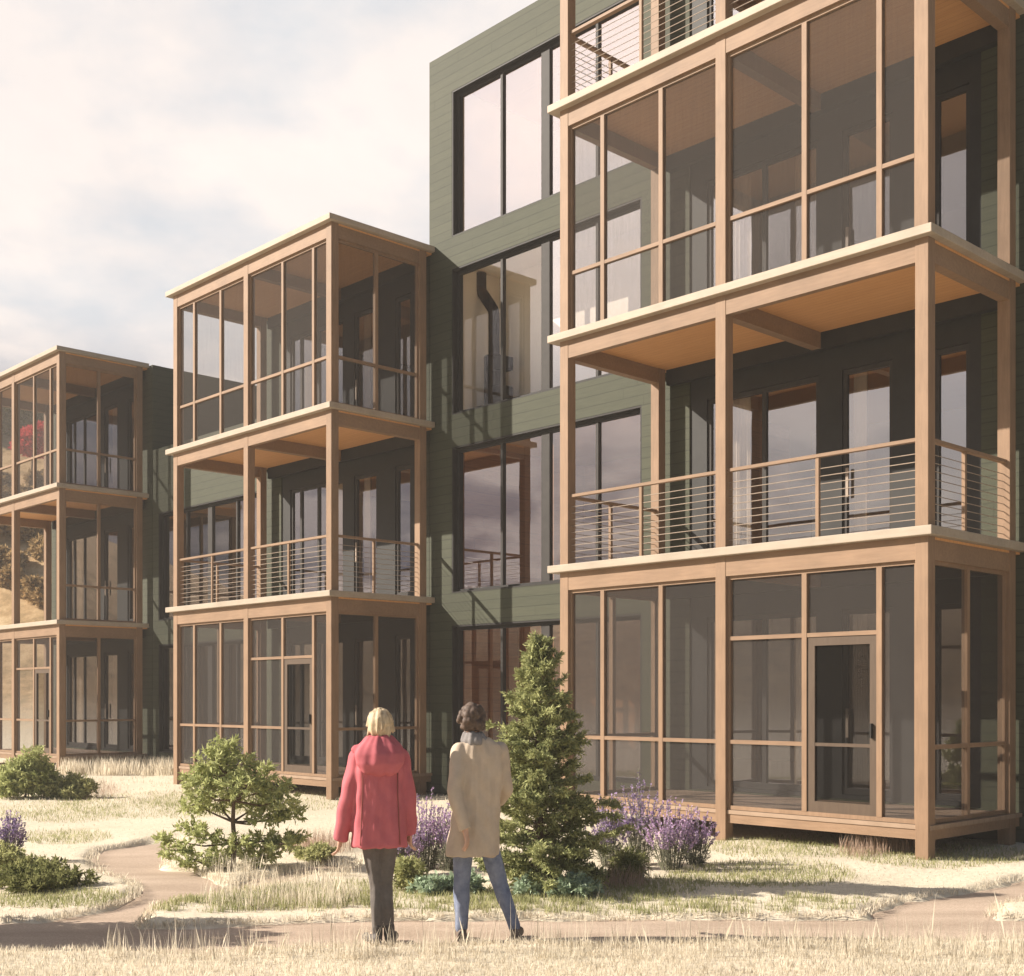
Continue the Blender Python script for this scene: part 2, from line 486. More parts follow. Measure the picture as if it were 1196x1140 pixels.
def on_path(x, y):
    r = np.zeros(np.shape(x), bool)
    for P in PATHS:
        r |= in_poly(P, x, y)
    return r
def hill(x, y):
    """rising ground to the left and behind the row of houses"""
    def sm(t):
        t = np.clip(t, 0, 1)
        return t * t * (3 - 2 * t)
    back = 15.5 * sm((y - 39) / 25.0) * sm((-x - 3) / 9.0) * (1 + 0.05 * np.sin(x * 0.13))
    return back + 7.5 * sm((-x - 30) / 28.0) * (1 + 0.25 * np.sin(y * 0.09 + 1.0)) * (1 - sm((y - 39) / 25.0))
def soft(x, y):
    return 0.018 * np.sin(1.7 * x + 0.6 * y) * np.sin(1.1 * y - 0.5 * x) + 0.010 * np.sin(4.1 * x + 1.3) * np.sin(3.7 * y)
def axis(fine0, fine1, step, lo, hi):
    a = list(np.arange(fine0, fine1, step))
    s = step
    x = fine0
    left = []
    while x > lo:
        s *= 1.25; x -= s; left.append(x)
    s = step; x = a[-1]; right = []
    while x < hi:
        s *= 1.25; x += s; right.append(x)
    return np.array(left[::-1] + a + right)
gx = axis(-7.0, 7.0, 0.045, -90, 60)
gy = axis(7.6, 15.5, 0.045, -40, 105)
GX, GY = np.meshgrid(gx, gy)
pm = on_path(GX + 0.035 * np.sin(9 * GX + 4 * GY) + 0.02 * np.sin(23 * GX), GY + 0.03 * np.sin(7 * GX - 5 * GY) + 0.02 * np.sin(19 * GX + 11 * GY)).astype(float)
pm[:, :1] = 0
for _ in range(3):
    q = pm.copy()
    q[1:-1, 1:-1] = (pm[1:-1, 1:-1] * 2 + pm[:-2, 1:-1] + pm[2:, 1:-1] + pm[1:-1, :-2] + pm[1:-1, 2:]) / 6
    pm = q
GZ = hill(GX, GY) + soft(GX, GY) * (1 - pm) - 0.078 * pm
ny, nx = GX.shape
gv = np.stack([GX, GY, GZ], -1).reshape(-1, 3)
ii = np.arange(ny * nx).reshape(ny, nx)
gf = np.stack([ii[:-1, :-1], ii[:-1, 1:], ii[1:, 1:], ii[1:, :-1]], -1).reshape(-1, 4)
gme = bpy.data.meshes.new('ground')
gme.vertices.add(len(gv)); gme.vertices.foreach_set('co', gv.astype(np.float32).ravel())
gme.loops.add(gf.size); gme.loops.foreach_set('vertex_index', gf.astype(np.int32).ravel())
gme.polygons.add(len(gf)); gme.polygons.foreach_set('loop_start', np.arange(0, gf.size, 4, dtype=np.int32))
gme.polygons.foreach_set('use_smooth', np.ones(len(gf), bool))
gme.update(calc_edges=True)
ground = bpy.data.objects.new('ground', gme)
COL.objects.link(ground)
tag(ground, kind='structure')
m, nt, out = new_mat('dry_ground')
b = principled(nt, out, 0.95, 0.05)
f1 = noise(nt, 0.9, 5, 0.6); f2 = noise(nt, 14, 8, 0.7)
c_a = ramp(nt, f1, [(0.36, (0.70, 0.62, 0.49)), (0.62, (0.65, 0.58, 0.45)), (0.76, (0.52, 0.465, 0.325))])
c_b = ramp(nt, f2, [(0.30, (0.70, 0.68, 0.64)), (0.62, (1, 1, 1))])
mx = nt.nodes.new('ShaderNodeMix'); mx.data_type = 'RGBA'; mx.blend_type = 'MULTIPLY'; mx.inputs['Factor'].default_value = 0.7
nt.links.new(c_a, mx.inputs['A']); nt.links.new(c_b, mx.inputs['B'])
# the rising ground far off is brown autumn scrub
tcg = nt.nodes.new('ShaderNodeTexCoord'); sg = nt.nodes.new('ShaderNodeSeparateXYZ')
nt.links.new(tcg.outputs['Object'], sg.inputs[0])
mr = nt.nodes.new('ShaderNodeMapRange'); mr.inputs['From Min'].default_value = 0.2; mr.inputs['From Max'].default_value = 2.0
nt.links.new(sg.outputs['Z'], mr.inputs['Value'])
f3 = noise(nt, 0.9, 9, 0.75)
scrub = ramp(nt, f3, [(0.34, (0.22, 0.16, 0.08)), (0.5, (0.46, 0.31, 0.165)), (0.64, (0.62, 0.46, 0.27))])
mx2 = nt.nodes.new('ShaderNodeMix'); mx2.data_type = 'RGBA'
nt.links.new(mr.outputs[0], mx2.inputs['Factor']); nt.links.new(mx.outputs['Result'], mx2.inputs['A']); nt.links.new(scrub, mx2.inputs['B'])
nt.links.new(mx2.outputs['Result'], b.inputs['Base Color'])
bump(nt, b, f2, 0.5, 0.02)
gme.materials.append(m)

m, nt, out = new_mat('path_earth')
b = principled(nt, out, 0.95, 0.05)
f1 = noise(nt, 1.1, 5, 0.6, (0.5, 2.2, 1)); f2 = noise(nt, 60, 6, 0.75)
c_a = ramp(nt, f1, [(0.34, (0.42, 0.33, 0.255)), (0.66, (0.54, 0.43, 0.34))])
c_b = ramp(nt, f2, [(0.3, (0.62, 0.60, 0.57)), (0.55, (0.98, 0.97, 0.96)), (0.75, (1.25, 1.22, 1.18))])
mx = nt.nodes.new('ShaderNodeMix'); mx.data_type = 'RGBA'; mx.blend_type = 'MULTIPLY'; mx.inputs['Factor'].default_value = 0.9
nt.links.new(c_a, mx.inputs['A']); nt.links.new(c_b, mx.inputs['B'])
nt.links.new(mx.outputs['Result'], b.inputs['Base Color'])
bump(nt, b, f2, 0.4, 0.01)
# the path: one sheet under the dip in the ground, cut back to the strip of the paths
hx = np.linspace(-20, 22, 180); hy = np.linspace(8.3, 18.5, 80)
HX, HY = np.meshgrid(hx, hy)
near = np.zeros(HX.shape, bool)
for ox in (-0.35, 0, 0.35):
    for oy in (-0.22, 0, 0.22):
        near |= on_path(HX + ox, HY + oy)
HZ = -0.055 + 0.004 * np.sin(3 * HX) * np.sin(4 * HY)
idx = -np.ones(HX.shape, int); pv = []; pf = []
for j in range(HX.shape[0]):
    for i in range(HX.shape[1]):
        if near[j, i]:
            idx[j, i] = len(pv); pv.append((HX[j, i], HY[j, i], HZ[j, i]))
for j in range(HX.shape[0] - 1):
    for i in range(HX.shape[1] - 1):
        q = (idx[j, i], idx[j, i + 1], idx[j + 1, i + 1], idx[j + 1, i])
        if min(q) >= 0: pf.append(q)
pb = MB(); pb.add(pv, pf)
tag(pb.build('path', 'path_earth', smooth=True), kind='structure')

# ------------------------------------------------------------------ apartment blocks
def wall_grid(xs, zs, holes, y0, y1):
    """a wall in the plane y0 (front) .. y1 (back) with rectangular holes (x0,x1,z0,z1); returns MB"""
    xs = sorted(set([round(v, 4) for v in xs] + [round(h[k], 4) for h in holes for k in (0, 1)]))
    zs = sorted(set([round(v, 4) for v in zs] + [round(h[k], 4) for h in holes for k in (2, 3)]))
    def solid(i, k):
        if i < 0 or k < 0 or i >= len(xs) - 1 or k >= len(zs) - 1:
            return False
        cx, cz = (xs[i] + xs[i + 1]) / 2, (zs[k] + zs[k + 1]) / 2
        return not any(h[0] < cx < h[1] and h[2] < cz < h[3] for h in holes)
    mb = MB()
    for i in range(len(xs) - 1):
        for k in range(len(zs) - 1):
            if not solid(i, k):
                continue
            a, b_, c, d = xs[i], xs[i + 1], zs[k], zs[k + 1]
            mb.add([(a, y0, c), (b_, y0, c), (b_, y0, d), (a, y0, d)], [(0, 1, 2, 3)])
            mb.add([(a, y1, c), (b_, y1, c), (b_, y1, d), (a, y1, d)], [(3, 2, 1, 0)])
            if not solid(i - 1, k): mb.add([(a, y0, c), (a, y1, c), (a, y1, d), (a, y0, d)], [(3, 2, 1, 0)])
            if not solid(i + 1, k): mb.add([(b_, y0, c), (b_, y1, c), (b_, y1, d), (b_, y0, d)], [(0, 1, 2, 3)])
            if not solid(i, k - 1): mb.add([(a, y0, c), (b_, y0, c), (b_, y1, c), (a, y1, c)], [(3, 2, 1, 0)])
            if not solid(i, k + 1): mb.add([(a, y0, d), (b_, y0, d), (b_, y1, d), (a, y1, d)], [(0, 1, 2, 3)])
    return mb

def window(parent, x0, x1, z0, z1, y, muls, label=None, fw=0.09, thick=(), glass='glass'):
    """a window: a frame, its glazing bars and one pane per light"""
    f = MB()
    f.box(x0, x0 + .03, y - .095, y - .001, z0, z1); f.box(x1 - .03, x1, y - .095, y - .001, z0, z1)
    f.box(x0 + .03, x1 - .03, y - .095, y - .001, z1 - .03, z1); f.box(x0 + .03, x1 - .03, y - .095, y - .001, z0, z0 + .02)
    f.box(x0, x0 + fw, y, y + 0.09, z0, z1); f.box(x1 - fw, x1, y, y + 0.09, z0, z1)
    f.box(x0 + fw, x1 - fw, y, y + 0.09, z0, z0 + 0.07); f.box(x0 + fw, x1 - fw, y, y + 0.09, z1 - 0.09, z1)
    w = f.build('window', 'black_metal', parent)
    if label: w['label'] = label
    edges = [x0 + fw]
    for k, mx_ in enumerate(sorted(muls)):
        h = 0.10 if mx_ in thick else 0.028
        MB().box(mx_ - h, mx_ + h, y + 0.002, y + 0.085, z0 + 0.07, z1 - 0.09).build('glazing_bar', 'frame_metal', w)
        edges += [mx_ - h, mx_ + h]
    edges.append(x1 - fw)
    for k in range(0, len(edges), 2):
        a, b_ = edges[k], edges[k + 1]
        MB().add
        p = MB(); p.box(a - 0.004, b_ + 0.004, y + 0.045, y + 0.057, z0 + 0.066, z1 - 0.086)
        p.build('pane', glass if k < 3 else 'glass', w)
    return w

def block(name, label, s_right, s_left, floors, porch_at, recess_at, recess_floors, depth=9.0, rooms=None):
    """local x = -(s - s_right)... kept in the common frame: x=-s, y = distance behind the porch fronts"""
    root = thing(name, label, 'building', base(0, 0), -YAW)
    xr, xl = -s_right, -s_left
    top = Z[floors] + (0.22 if floors == 4 else -0.06)
    holes, wins = [], []
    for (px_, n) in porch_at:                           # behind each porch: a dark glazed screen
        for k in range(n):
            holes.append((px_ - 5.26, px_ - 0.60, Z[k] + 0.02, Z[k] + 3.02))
    for (rx, n) in recess_at:                           # between the porches: tall windows
        for k in range(n):
            holes.append((rx - 4.63, rx, Z[k] + 0.05, Z[k] + 2.77))
    cuts = [(xl, xr, 0, top)]
    low = []
    for (rx0, rx1, n) in recess_floors:                 # a lower stretch of the block
        low.append((rx0, rx1, Z[n] + 1.08))
    hl = [h for h in holes] + [(a, b_, h, top) for a, b_, h in low]
    mb = wall_grid([xl, xr], [0, top], hl, D, D + 0.24)
    mb.build('wall', 'green_siding', root)
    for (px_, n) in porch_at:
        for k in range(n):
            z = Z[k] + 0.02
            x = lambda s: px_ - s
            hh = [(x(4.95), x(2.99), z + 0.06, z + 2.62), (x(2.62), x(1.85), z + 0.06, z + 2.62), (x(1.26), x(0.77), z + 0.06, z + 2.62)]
            dp = wall_grid([x(5.26) + .003, x(0.60) - .003], [z + .003, z + 2.997], hh, D + 0.03, D + 0.17)  # near-black carried on above the panes, painting the header's deep shade
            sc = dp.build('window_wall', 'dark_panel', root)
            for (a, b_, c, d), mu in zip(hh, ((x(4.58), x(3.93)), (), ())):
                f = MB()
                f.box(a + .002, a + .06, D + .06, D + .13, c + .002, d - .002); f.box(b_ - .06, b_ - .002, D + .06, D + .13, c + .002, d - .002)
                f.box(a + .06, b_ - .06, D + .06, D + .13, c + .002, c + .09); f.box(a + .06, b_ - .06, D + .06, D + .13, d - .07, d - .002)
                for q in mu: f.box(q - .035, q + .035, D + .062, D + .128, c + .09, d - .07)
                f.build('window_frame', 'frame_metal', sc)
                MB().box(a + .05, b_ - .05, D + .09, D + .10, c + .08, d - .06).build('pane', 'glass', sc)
            for ca, cb_ in ((4.86, 4.30), (3.55, 3.06), (2.58, 2.36)):   # curtains drawn aside behind the glass
                if (k * 7 + int(ca * 10) + int(-px_)) % 3 == 0: continue
                cm = MB(); nn_ = 40
                pts = [(x(ca) + (x(cb_) - x(ca)) * i / nn_, D + .27 + .025 * math.sin(i * 1.35 + k)) for i in range(nn_ + 1)]
                vs_ = [(u_, w_, z + .05) for u_, w_ in pts] + [(u_, w_, z + 2.7) for u_, w_ in pts] + [(u_, w_ + .006, z + .05) for u_, w_ in pts] + [(u_, w_ + .006, z + 2.7) for u_, w_ in pts]
                q_ = nn_ + 1
                cm.add(vs_, [(i, i + 1, q_ + i + 1, q_ + i) for i in range(nn_)] + [(2 * q_ + i, 3 * q_ + i, 3 * q_ + i + 1, 2 * q_ + i + 1) for i in range(nn_)])
                cm.build('curtain', 'curtain_cloth', root, smooth=True)
            MB().box(x(2.55), x(2.51), D + .01, D + .03, z + .85, z + 1.25).build('door_handle', 'cable_metal', sc)
    for (rx, n) in recess_at:
        for k in range(n):
            window(root, rx - 4.63 + .003, rx - .003, Z[k] + .053, Z[k] + 2.767, D + 0.10, (rx - 3.38, rx - 2.27, rx - 1.06), None, 0.10, (rx - 2.27,), 'clear_glass' if (rooms and k == 2 and rx < 0) else 'glass')
    # the closed box behind: sides, back, floors, rooms
    y0, y1 = D + 0.24, D + depth
    for (a, b_, n) in ([(xl, xr, floors)] if not low else [(low[0][1], xr, floors), (xl, low[0][1], None)]):
        t = top if n is not None else low[0][2]
        nn = n if n is not None else recess_floors[0][2]
        MB().box(a + .002, a + .24, y0 + .002, y1, 0, t - .003).build('side_wall', 'green_siding', root)
        MB().box(b_ - .24, b_ - .002, y0 + .002, y1, 0, t - .003).build('side_wall', 'green_siding', root)
        MB().box(a + .24, b_ - .24, y1 - .24, y1 - .002, 0, t - .004).build('back_wall', 'green_siding', root)
        MB().box(a + .01, b_ - .01, y0 + .004, y1 + .05, t - .16, t - .06).build('roof', 'roofing', root)
        MB().box(a - .04, b_ + .04, D - .05, D + .26, t + .001, t + .05).build('roof_edge', 'frame_metal', root) if False else None
        for k in range(nn):
            MB().box(a + .241, b_ - .241, y0 + .003, y1 - .242, Z[k] - .20, Z[k] - .01).build('floor', 'deck_boards', root)
            MB().box(a + .241, b_ - .241, y0 + .003, y1 - .242, Z[k] + 2.90, Z[k] + 2.98).build('ceiling', 'plaster' if rooms and k == 2 else 'soffit', root)
            for (rx0, rx1, dp_, mt_) in (rooms[k] if rooms and k in rooms else ((a + .241, b_ - .241, 4.2, 'plaster'),)):
                MB().box(rx0, rx1, y0 + dp_, y0 + dp_ + .1, Z[k] - .006, Z[k] + 2.896).build('interior_wall', mt_, root)
    return root

A = block('apartment_block', 'tall four-storey dark green clad block on the right with full-height windows', -5.9, 11.50, 4,
          [(0.0, 4)], [(-6.22, 4), (5.0, 4)], [],
          rooms={0: ((-11.2, -5.96, 1.5, 'wood_panelling'), (-5.94, 5.6, 4.2, 'plaster')), 1: ((-11.2, -5.96, 3.4, 'wood_panelling'), (-5.94, 5.6, 4.2, 'plaster')),
                 2: ((-11.2, -5.96, 1.0, 'plaster'), (-5.94, 5.6, 4.2, 'plaster')), 3: ((-11.2, -5.96, 2.5, 'plaster'), (-5.94, 5.6, 4.2, 'plaster'))})
Bk = block('apartment_block', 'lower green clad block in the middle with a two-storey stretch on its left', 11.51, 22.48, 3,
           [(-MOD, 3)], [(-17.55, 2)], [(-22.48, -17.25, 2)])
Cb = block('apartment_block', 'farthest three-storey dark green block at the left edge', 22.50, 28.6, 3,
           [(-2 * MOD, 3)], [], [])
# party walls inside the right block, in the finish each storey shows through its window
for k, mt in enumerate(('wood_panelling', 'wood_panelling', 'plaster', 'plaster')):
    for s in (10.93, 5.95):
        sg_ = -1 if s > 8 else 1
        MB().box(-s - .05, -s + .05, D + .245, D + .24 + (1.5, 3.4, 1.0, 2.5)[k] - .002, Z[k] - .005, Z[k] + 2.895).build('partition', mt, A)
    if k < 2:
        MB().box(-8.75, -8.30, D + .30, D + .40, Z[k] - .004, Z[k] + 2.89).build('reflection_panel', 'wood_panelling', A)  # brown reflection of the middle porch tower, built as a solid panel

# ------------------------------------------------------------------ timber porch towers
PW = 0.16
PX = (-0.17, -2.93, -5.70)
def screen(root, axis_, a0, a1, fixed, z0, z1, muls, rail_z, extra=None):
    """an insect screen in its timber frame: along x (axis 'x', y fixed) or along y"""
    t = 0.003
    def bx(a, b_, w0, w1, c, d):
        return (a, b_, fixed + w0, fixed + w1, c, d) if axis_ == 'x' else (fixed + w0, fixed + w1, a, b_, c, d)
    if extra:                                           # a doorway is left open in the mesh
        sp = wall_grid([a0 + .03, a1 - .03], [z0 + .03, z1 - .03], [extra], fixed - t, fixed + t).build('screen_panel', 'insect_screen', root)
    else:
        sp = MB().box(*bx(a0 + .03, a1 - .03, -t, t, z0 + .03, z1 - .03)).build('screen_panel', 'insect_screen', root)
    fr = MB()
    fr.box(*bx(a0, a0 + .035, -.03, .03, z0, z1)); fr.box(*bx(a1 - .035, a1, -.03, .03, z0, z1))
    fr.box(*bx(a0 + .035, a1 - .035, -.03, .03, z0, z0 + .05)); fr.box(*bx(a0 + .035, a1 - .035, -.03, .03, z1 - .045, z1))
    fr.build('screen_frame', 'timber_upright', sp)
    for q in muls:
        MB().box(*bx(q - .034, q + .034, -.036, .036, z0 + .05, z1 - .045)).build('mullion', 'timber_upright', sp)
    for (r0, r1, rz) in rail_z:
        MB().box(*bx(r0, r1, -.032, .032, rz - .025, rz + .025)).build('screen_rail', 'timber', sp)
    return sp
def railing(root, axis_, a0, a1, fixed, z, posts):
    def bx(a, b_, w0, w1, c, d):
        return (a, b_, fixed + w0, fixed + w1, c, d) if axis_ == 'x' else (fixed + w0, fixed + w1, a, b_, c, d)
    r = MB().box(*bx(a0, a1, -.035, .035, z + .97, z + 1.01)).build('railing', 'timber', root)
    for q in posts:
        MB().box(*bx(q - .022, q + .022, -.022, .022, z + .002, z + .97)).build('baluster', 'timber_upright', r)
    cb = MB()
    for k in range(9):
        zz = z + .10 + k * .092
        p0 = (a0, fixed, zz) if axis_ == 'x' else (fixed, a0, zz)
        p1 = (a1, fixed, zz) if axis_ == 'x' else (fixed, a1, zz)
        cb.tube([p0, p1], .0055, 6)
    cb.build('cables', 'cable_metal', r)
    return r

def tower(label, s0, floors, plan):
    root = thing('porch_tower', label, 'porch', base(s0), -YAW, 'timber porch towers along the row')
    top = Z[floors]
    h = PW / 2
    for x in PX:
        MB().box(x - h, x + h, .10, .10 + PW, -0.05, top - .02).build('post', 'timber_upright', root, 0.006)
    for x in (PX[0], PX[2]):
        MB().box(x - h, x + h, 2.12, 2.12 + PW, -0.05, top - .02).build('post', 'timber_upright', root, 0.006)
    # ground deck
    dk = MB().box(-5.80, -.07, .13, D - .01, .335, .385).build('deck', 'deck_boards', root)
    rb = MB(); rb.box(-5.77, -.10, .145, .185, .22, .333); rb.box(-.14, -.10, .186, D - .02, .22, .333); rb.box(-5.77, -5.73, .186, D - .02, .22, .333)
    rb.build('deck_rim', 'timber', dk)
    for k in range(1, floors + 1):
        z = Z[k]
        fl = MB().box(-5.94, 0, 0, D - .004, z - .105, z).build('floor_deck' if k < floors else 'roof', 'edge_board', root, 0.008)
        sf = MB().box(-5.76, -.10, .12, D - .006, z - .135, z - .107).build('ceiling_panel', 'soffit', fl)
        bm = MB()
        for a, b_ in ((PX[2] + h, PX[1] - h), (PX[1] + h, PX[0] - h)):
            bm.box(a, b_, .106, .20, z - .36, z - .106)
        bm.build('front_beam', 'timber', fl)
        for x, y_ in ((PX[0], 0), (PX[2], 0)):
            MB().box(x - .065, x + .065, .10 + PW, 2.12, z - .36, z - .106).build('side_beam', 'timber', fl)
        MB().box(PX[1] - .07, PX[1] + .07, .20, D - .006, z - .36, z - .137).build('cross_beam', 'timber', fl)
        MB().box(PX[2] + h, PX[0] - h, 2.30, D - .006, z - .37, z - .137).build('ledger', 'dark_panel', fl)  # near-black like the window wall: porch shade put into its colour
    bays = ((PX[2] + h, PX[1] - h, (-5.0, -3.95)), (PX[1] + h, PX[0] - h, (-1.72, -0.72)))
    y = .18
    for k in range(floors):
        z0 = Z[k]; z1 = Z[k + 1] - .36
        fr, sd, lf = plan[k]
        if fr == 'door':
            a, b_, mu = bays[0]
            screen(root, 'x', a, b_, y, z0, z1, mu, [(a + .035, b_ - .035, z0 + .86)])
            a, b_, mu = bays[1]
            tz = z0 + 2.17
            sp = screen(root, 'x', a, b_, y, z0, z1, mu, [(a + .035, mu[0] - .034, z0 + .86), (a + .035, mu[1] + .03, tz)], (mu[0], mu[1], z0 + .03, tz))
            d0, d1 = mu[0] + .037, mu[1] - .037
            dm = MB()
            dm.box(d0, d0 + .10, y - .02, y + .035, z0 + .02, tz - .028); dm.box(d1 - .09, d1, y - .02, y + .035, z0 + .02, tz - .028)
            dm.box(d0 + .10, d1 - .09, y - .02, y + .035, z0 + .02, z0 + .18); dm.box(d0 + .10, d1 - .09, y - .02, y + .035, tz - .13, tz - .028)
            dm.box(d0 + .10, d1 - .09, y - .015, y + .03, z0 + .84, z0 + .88)
            dr = dm.build('door', 'dark_timber', root)
            MB().box(d1 - .07, d1 - .05, y - .06, y - .02, z0 + .95, z0 + 1.12).build('handle', 'black_metal', dr)
            MB().box(d0 + .09, d1 - .08, y + .004, y + .009, z0 + .17, tz - .12).build('door_screen', 'dark_screen', dr)
        elif fr == 'screen':
            for a, b_, mu in bays:
                screen(root, 'x', a, b_, y, z0, z1, mu, [(a + .035, b_ - .035, z0 + .86)])
        elif fr == 'rail':
            for a, b_, mu in bays:
                railing(root, 'x', a, b_, y, z0, ((a + b_) / 2,))
        s0_, s1_ = .10 + PW, 2.12
        for mode, x in ((sd, PX[0]), (lf, PX[2])):
            if mode == 'screen':
                screen(root, 'y', s0_, s1_, x, z0, z1, (1.14,), [(s0_ + .035, s1_ - .035, z0 + .86)])
            elif mode == 'rail':
                railing(root, 'y', s0_, s1_, x, z0, (1.10,))
    return root
TA = tower('four-storey timber porch tower on the right, nearest of the three', 0.0, 4,
           [('door', 'screen', 'screen'), ('rail', 'rail', 'rail'), ('screen', None, None), ('rail', 'rail', 'rail')])
TB = tower('three-storey timber porch tower in the middle, behind the person in red', MOD, 3,
           [('door', 'screen', 'screen'), ('rail', 'rail', 'rail'), ('screen', 'screen', None)])
TC = tower('three-storey timber porch tower cut by the left edge, farthest away', 2 * MOD, 3,
           [('door', 'screen', None), (None, 'screen', None), ('screen', 'screen', None)])

# ------------------------------------------------------------------ wood stove seen through the third-storey window
st_p = C0 - E1 * 10.50 + E2 * 3.17
stove = thing('wood_stove', 'black iron wood stove with a bent flue pipe behind the third-storey window', 'stove', (st_p.x, st_p.y, Z[2] - .01), -YAW)
sm = MB()
sm.tube([(0, 0, .12), (0, 0, 1.22)], .19, 20)
sm.build('stove_body', 'cast_iron', stove, smooth=False)
MB().box(.0, .36, -.16, .16, .92, 1.17).build('stove_top_box', 'cast_iron', stove, .015)
MB().box(.0, .36, -.16, .16, .30, .62).build('firebox', 'cast_iron', stove, .015)
MB().tube([(0, 0, 0), (0, 0, .12)], [.24, .22], 20).build('stove_base', 'cast_iron', stove)
MB().tube([(0, 0, 1.22), (0, 0, 2.02), (-.03, 0, 2.12), (-.12, 0, 2.24), (-.33, 0, 2.50), (-.37, 0, 2.58), (-.37, 0, 2.88)], .105, 16).build('flue_pipe', 'cast_iron', stove, smooth=True)

# ------------------------------------------------------------------ plants
def unit(a):
    return a / (np.linalg.norm(a, axis=-1, keepdims=True) + 1e-9)
def leaf_quads(P, dirs, length, width, r, pointed=True):
    """diamond leaves: at P, pointing along dirs"""
    n = len(P)
    dirs = unit(dirs)
    side = unit(np.cross(dirs, unit(r.normal(size=(n, 3)))))
    length = np.broadcast_to(length, n)[:, None] * (0.7 + 0.6 * r.random((n, 1)))
    width = np.broadcast_to(width, n)[:, None] * (0.7 + 0.6 * r.random((n, 1)))
    up = unit(np.cross(side, dirs)) * length * 0.12
    a = P; b = P + dirs * length * 0.45 + side * width * 0.5 + up; c = P + dirs * length; d = P + dirs * length * 0.45 - side * width * 0.5 + up
    return np.stack([a, b, c, d], 1).reshape(-1, 3)
def sprigs(centers, outward, n_needles, length, width, r, spread=0.8, reach=0.05):
    n = len(centers)
    o = np.repeat(unit(outward), n_needles, 0)
    c = np.repeat(centers, n_needles, 0)
    t = r.random((len(c), 1))
    P = c + o * (t - 0.5) * reach * 2 + r.normal(size=c.shape) * 0.006
    dr = unit(o * 0.6 + r.normal(size=c.shape) * spread)
    return leaf_quads(P, dr, length, width, r)
def blob_points(c, rad, n, r, shell=0.45):
    d = unit(r.normal(size=(n, 3)))
    q = shell + (1 - shell) * r.random((n, 1)) ** 0.5
    return np.array(c) + d * q * np.array(rad), d

def conifer(x, y, h, rad, seed):
    r = np.random.default_rng(seed)
    t = thing('conifer', 'young bushy conifer standing beside the person in the beige coat', 'tree', (x, y, 0))
    tr = MB(); tr.tube([(0, 0, -.05), (0.01, 0, h * .35), (-.01, .01, h * .7), (0, 0, h * .97)], [.055, .04, .022, .006], 10)
    Q = []
    nb = 228
    for i in range(nb):
        f = (i + r.random()) / nb
        z = 0.06 + (h - 0.12) * f
        prof = (1 - f) ** 0.78 * (0.55 + 0.45 * min(1, f / 0.10)) 
        L = rad * prof * (0.50 + 0.66 * r.random()) * (1.34 if r.random() < 0.18 else 1) + 0.05
        a = i * 2.39996 + r.normal() * 0.25
        slope = 0.02 + 0.75 * f ** 1.5 + r.normal() * 0.20
        d = np.array([math.cos(a), math.sin(a), slope]); d /= np.linalg.norm(d)
        p0 = np.array([0, 0, z])
        p1 = p0 + d * L + np.array([0, 0, 0.06 * L])
        tr.tube([p0, (p0 + p1) / 2 - np.array([0, 0, .01]), p1], [.009, .006, .002], 4, False)
        ns = max(4, int(26 * L / 0.5))
        tt = 0.22 + 0.80 * r.random(ns) ** 0.75
        lat = np.cross(d, [0, 0, 1]); lat /= np.linalg.norm(lat)
        w = (1.05 - tt) * 0.34 * L
        c = p0 + (p1 - p0) * tt[:, None] + lat * (r.uniform(-1, 1, ns) * w)[:, None] + np.array([0, 0, 1]) * (r.normal(size=ns) * 0.012 - 0.02 * tt * (1 - f))[:, None]
        out = np.tile(d, (ns, 1)) + lat * r.normal(size=(ns, 1)) * 0.5
        Q.append(sprigs(c, out, 11, 0.055, 0.016, r, 0.6, 0.04))
    tr.build('trunk', 'bark', t)
    quads_object('crown', np.concatenate(Q), 4, 'conifer_needles', t)
    return t
cx, cy = ground_at(629, 1038)
conifer(cx, cy, 2.40, 0.68, 3)

def clump_tree(name, label, cat, x, y, clumps, trunk, mat, seed, nl=0.055, wl=0.016, per=15, dens=1.0, group=None, trunk_r=0.03, z0=0.0):
    r = np.random.default_rng(seed)
    t = thing(name, label, cat, (x, y, z0), 0, group)
    tb = MB()
    tb.tube(trunk, np.linspace(trunk_r, trunk_r * .45, len(trunk)), 8)
    tp = [np.array(p) for p in trunk]
    Q = []
    for (c, rad) in clumps:
        c = np.array(c); rad = np.array(rad)
        k = min(range(len(tp)), key=lambda i: np.linalg.norm(tp[i] - c * np.array([1, 1, .86])) if tp[i][2] < c[2] + .05 else 9)
        mid = (tp[k] + c) / 2 + np.array([0, 0, -.03]) + r.normal(size=3) * .02
        tb.tube([tp[k], mid, c], [trunk_r * .5, trunk_r * .33, trunk_r * .12], 5, False)
        ns = int(dens * 620 * (rad[0] * rad[1] * rad[2]) ** (2 / 3) / 0.04 * 0.09) + 8
        P, d = blob_points(c, rad, ns, r, 0.35)
        P[:, 2] += 0.25 * rad[2] * np.sin(7 * P[:, 0] / (rad[0] + .1) + seed) * 0.3
        d[:, 2] += 0.35
        for q in P[::5]:
            tb.tube([c, (c + q) / 2 + r.normal(size=3) * .012, q], [trunk_r * .14, trunk_r * .1, trunk_r * .05], 3, False)
        Q.append(sprigs(P, d, per, nl, wl, r, 0.75, nl * .6))
    tb.build('trunk', 'bark', t)
    quads_object('crown' if cat == 'tree' else 'foliage', np.concatenate(Q), 4, mat, t)
    return t
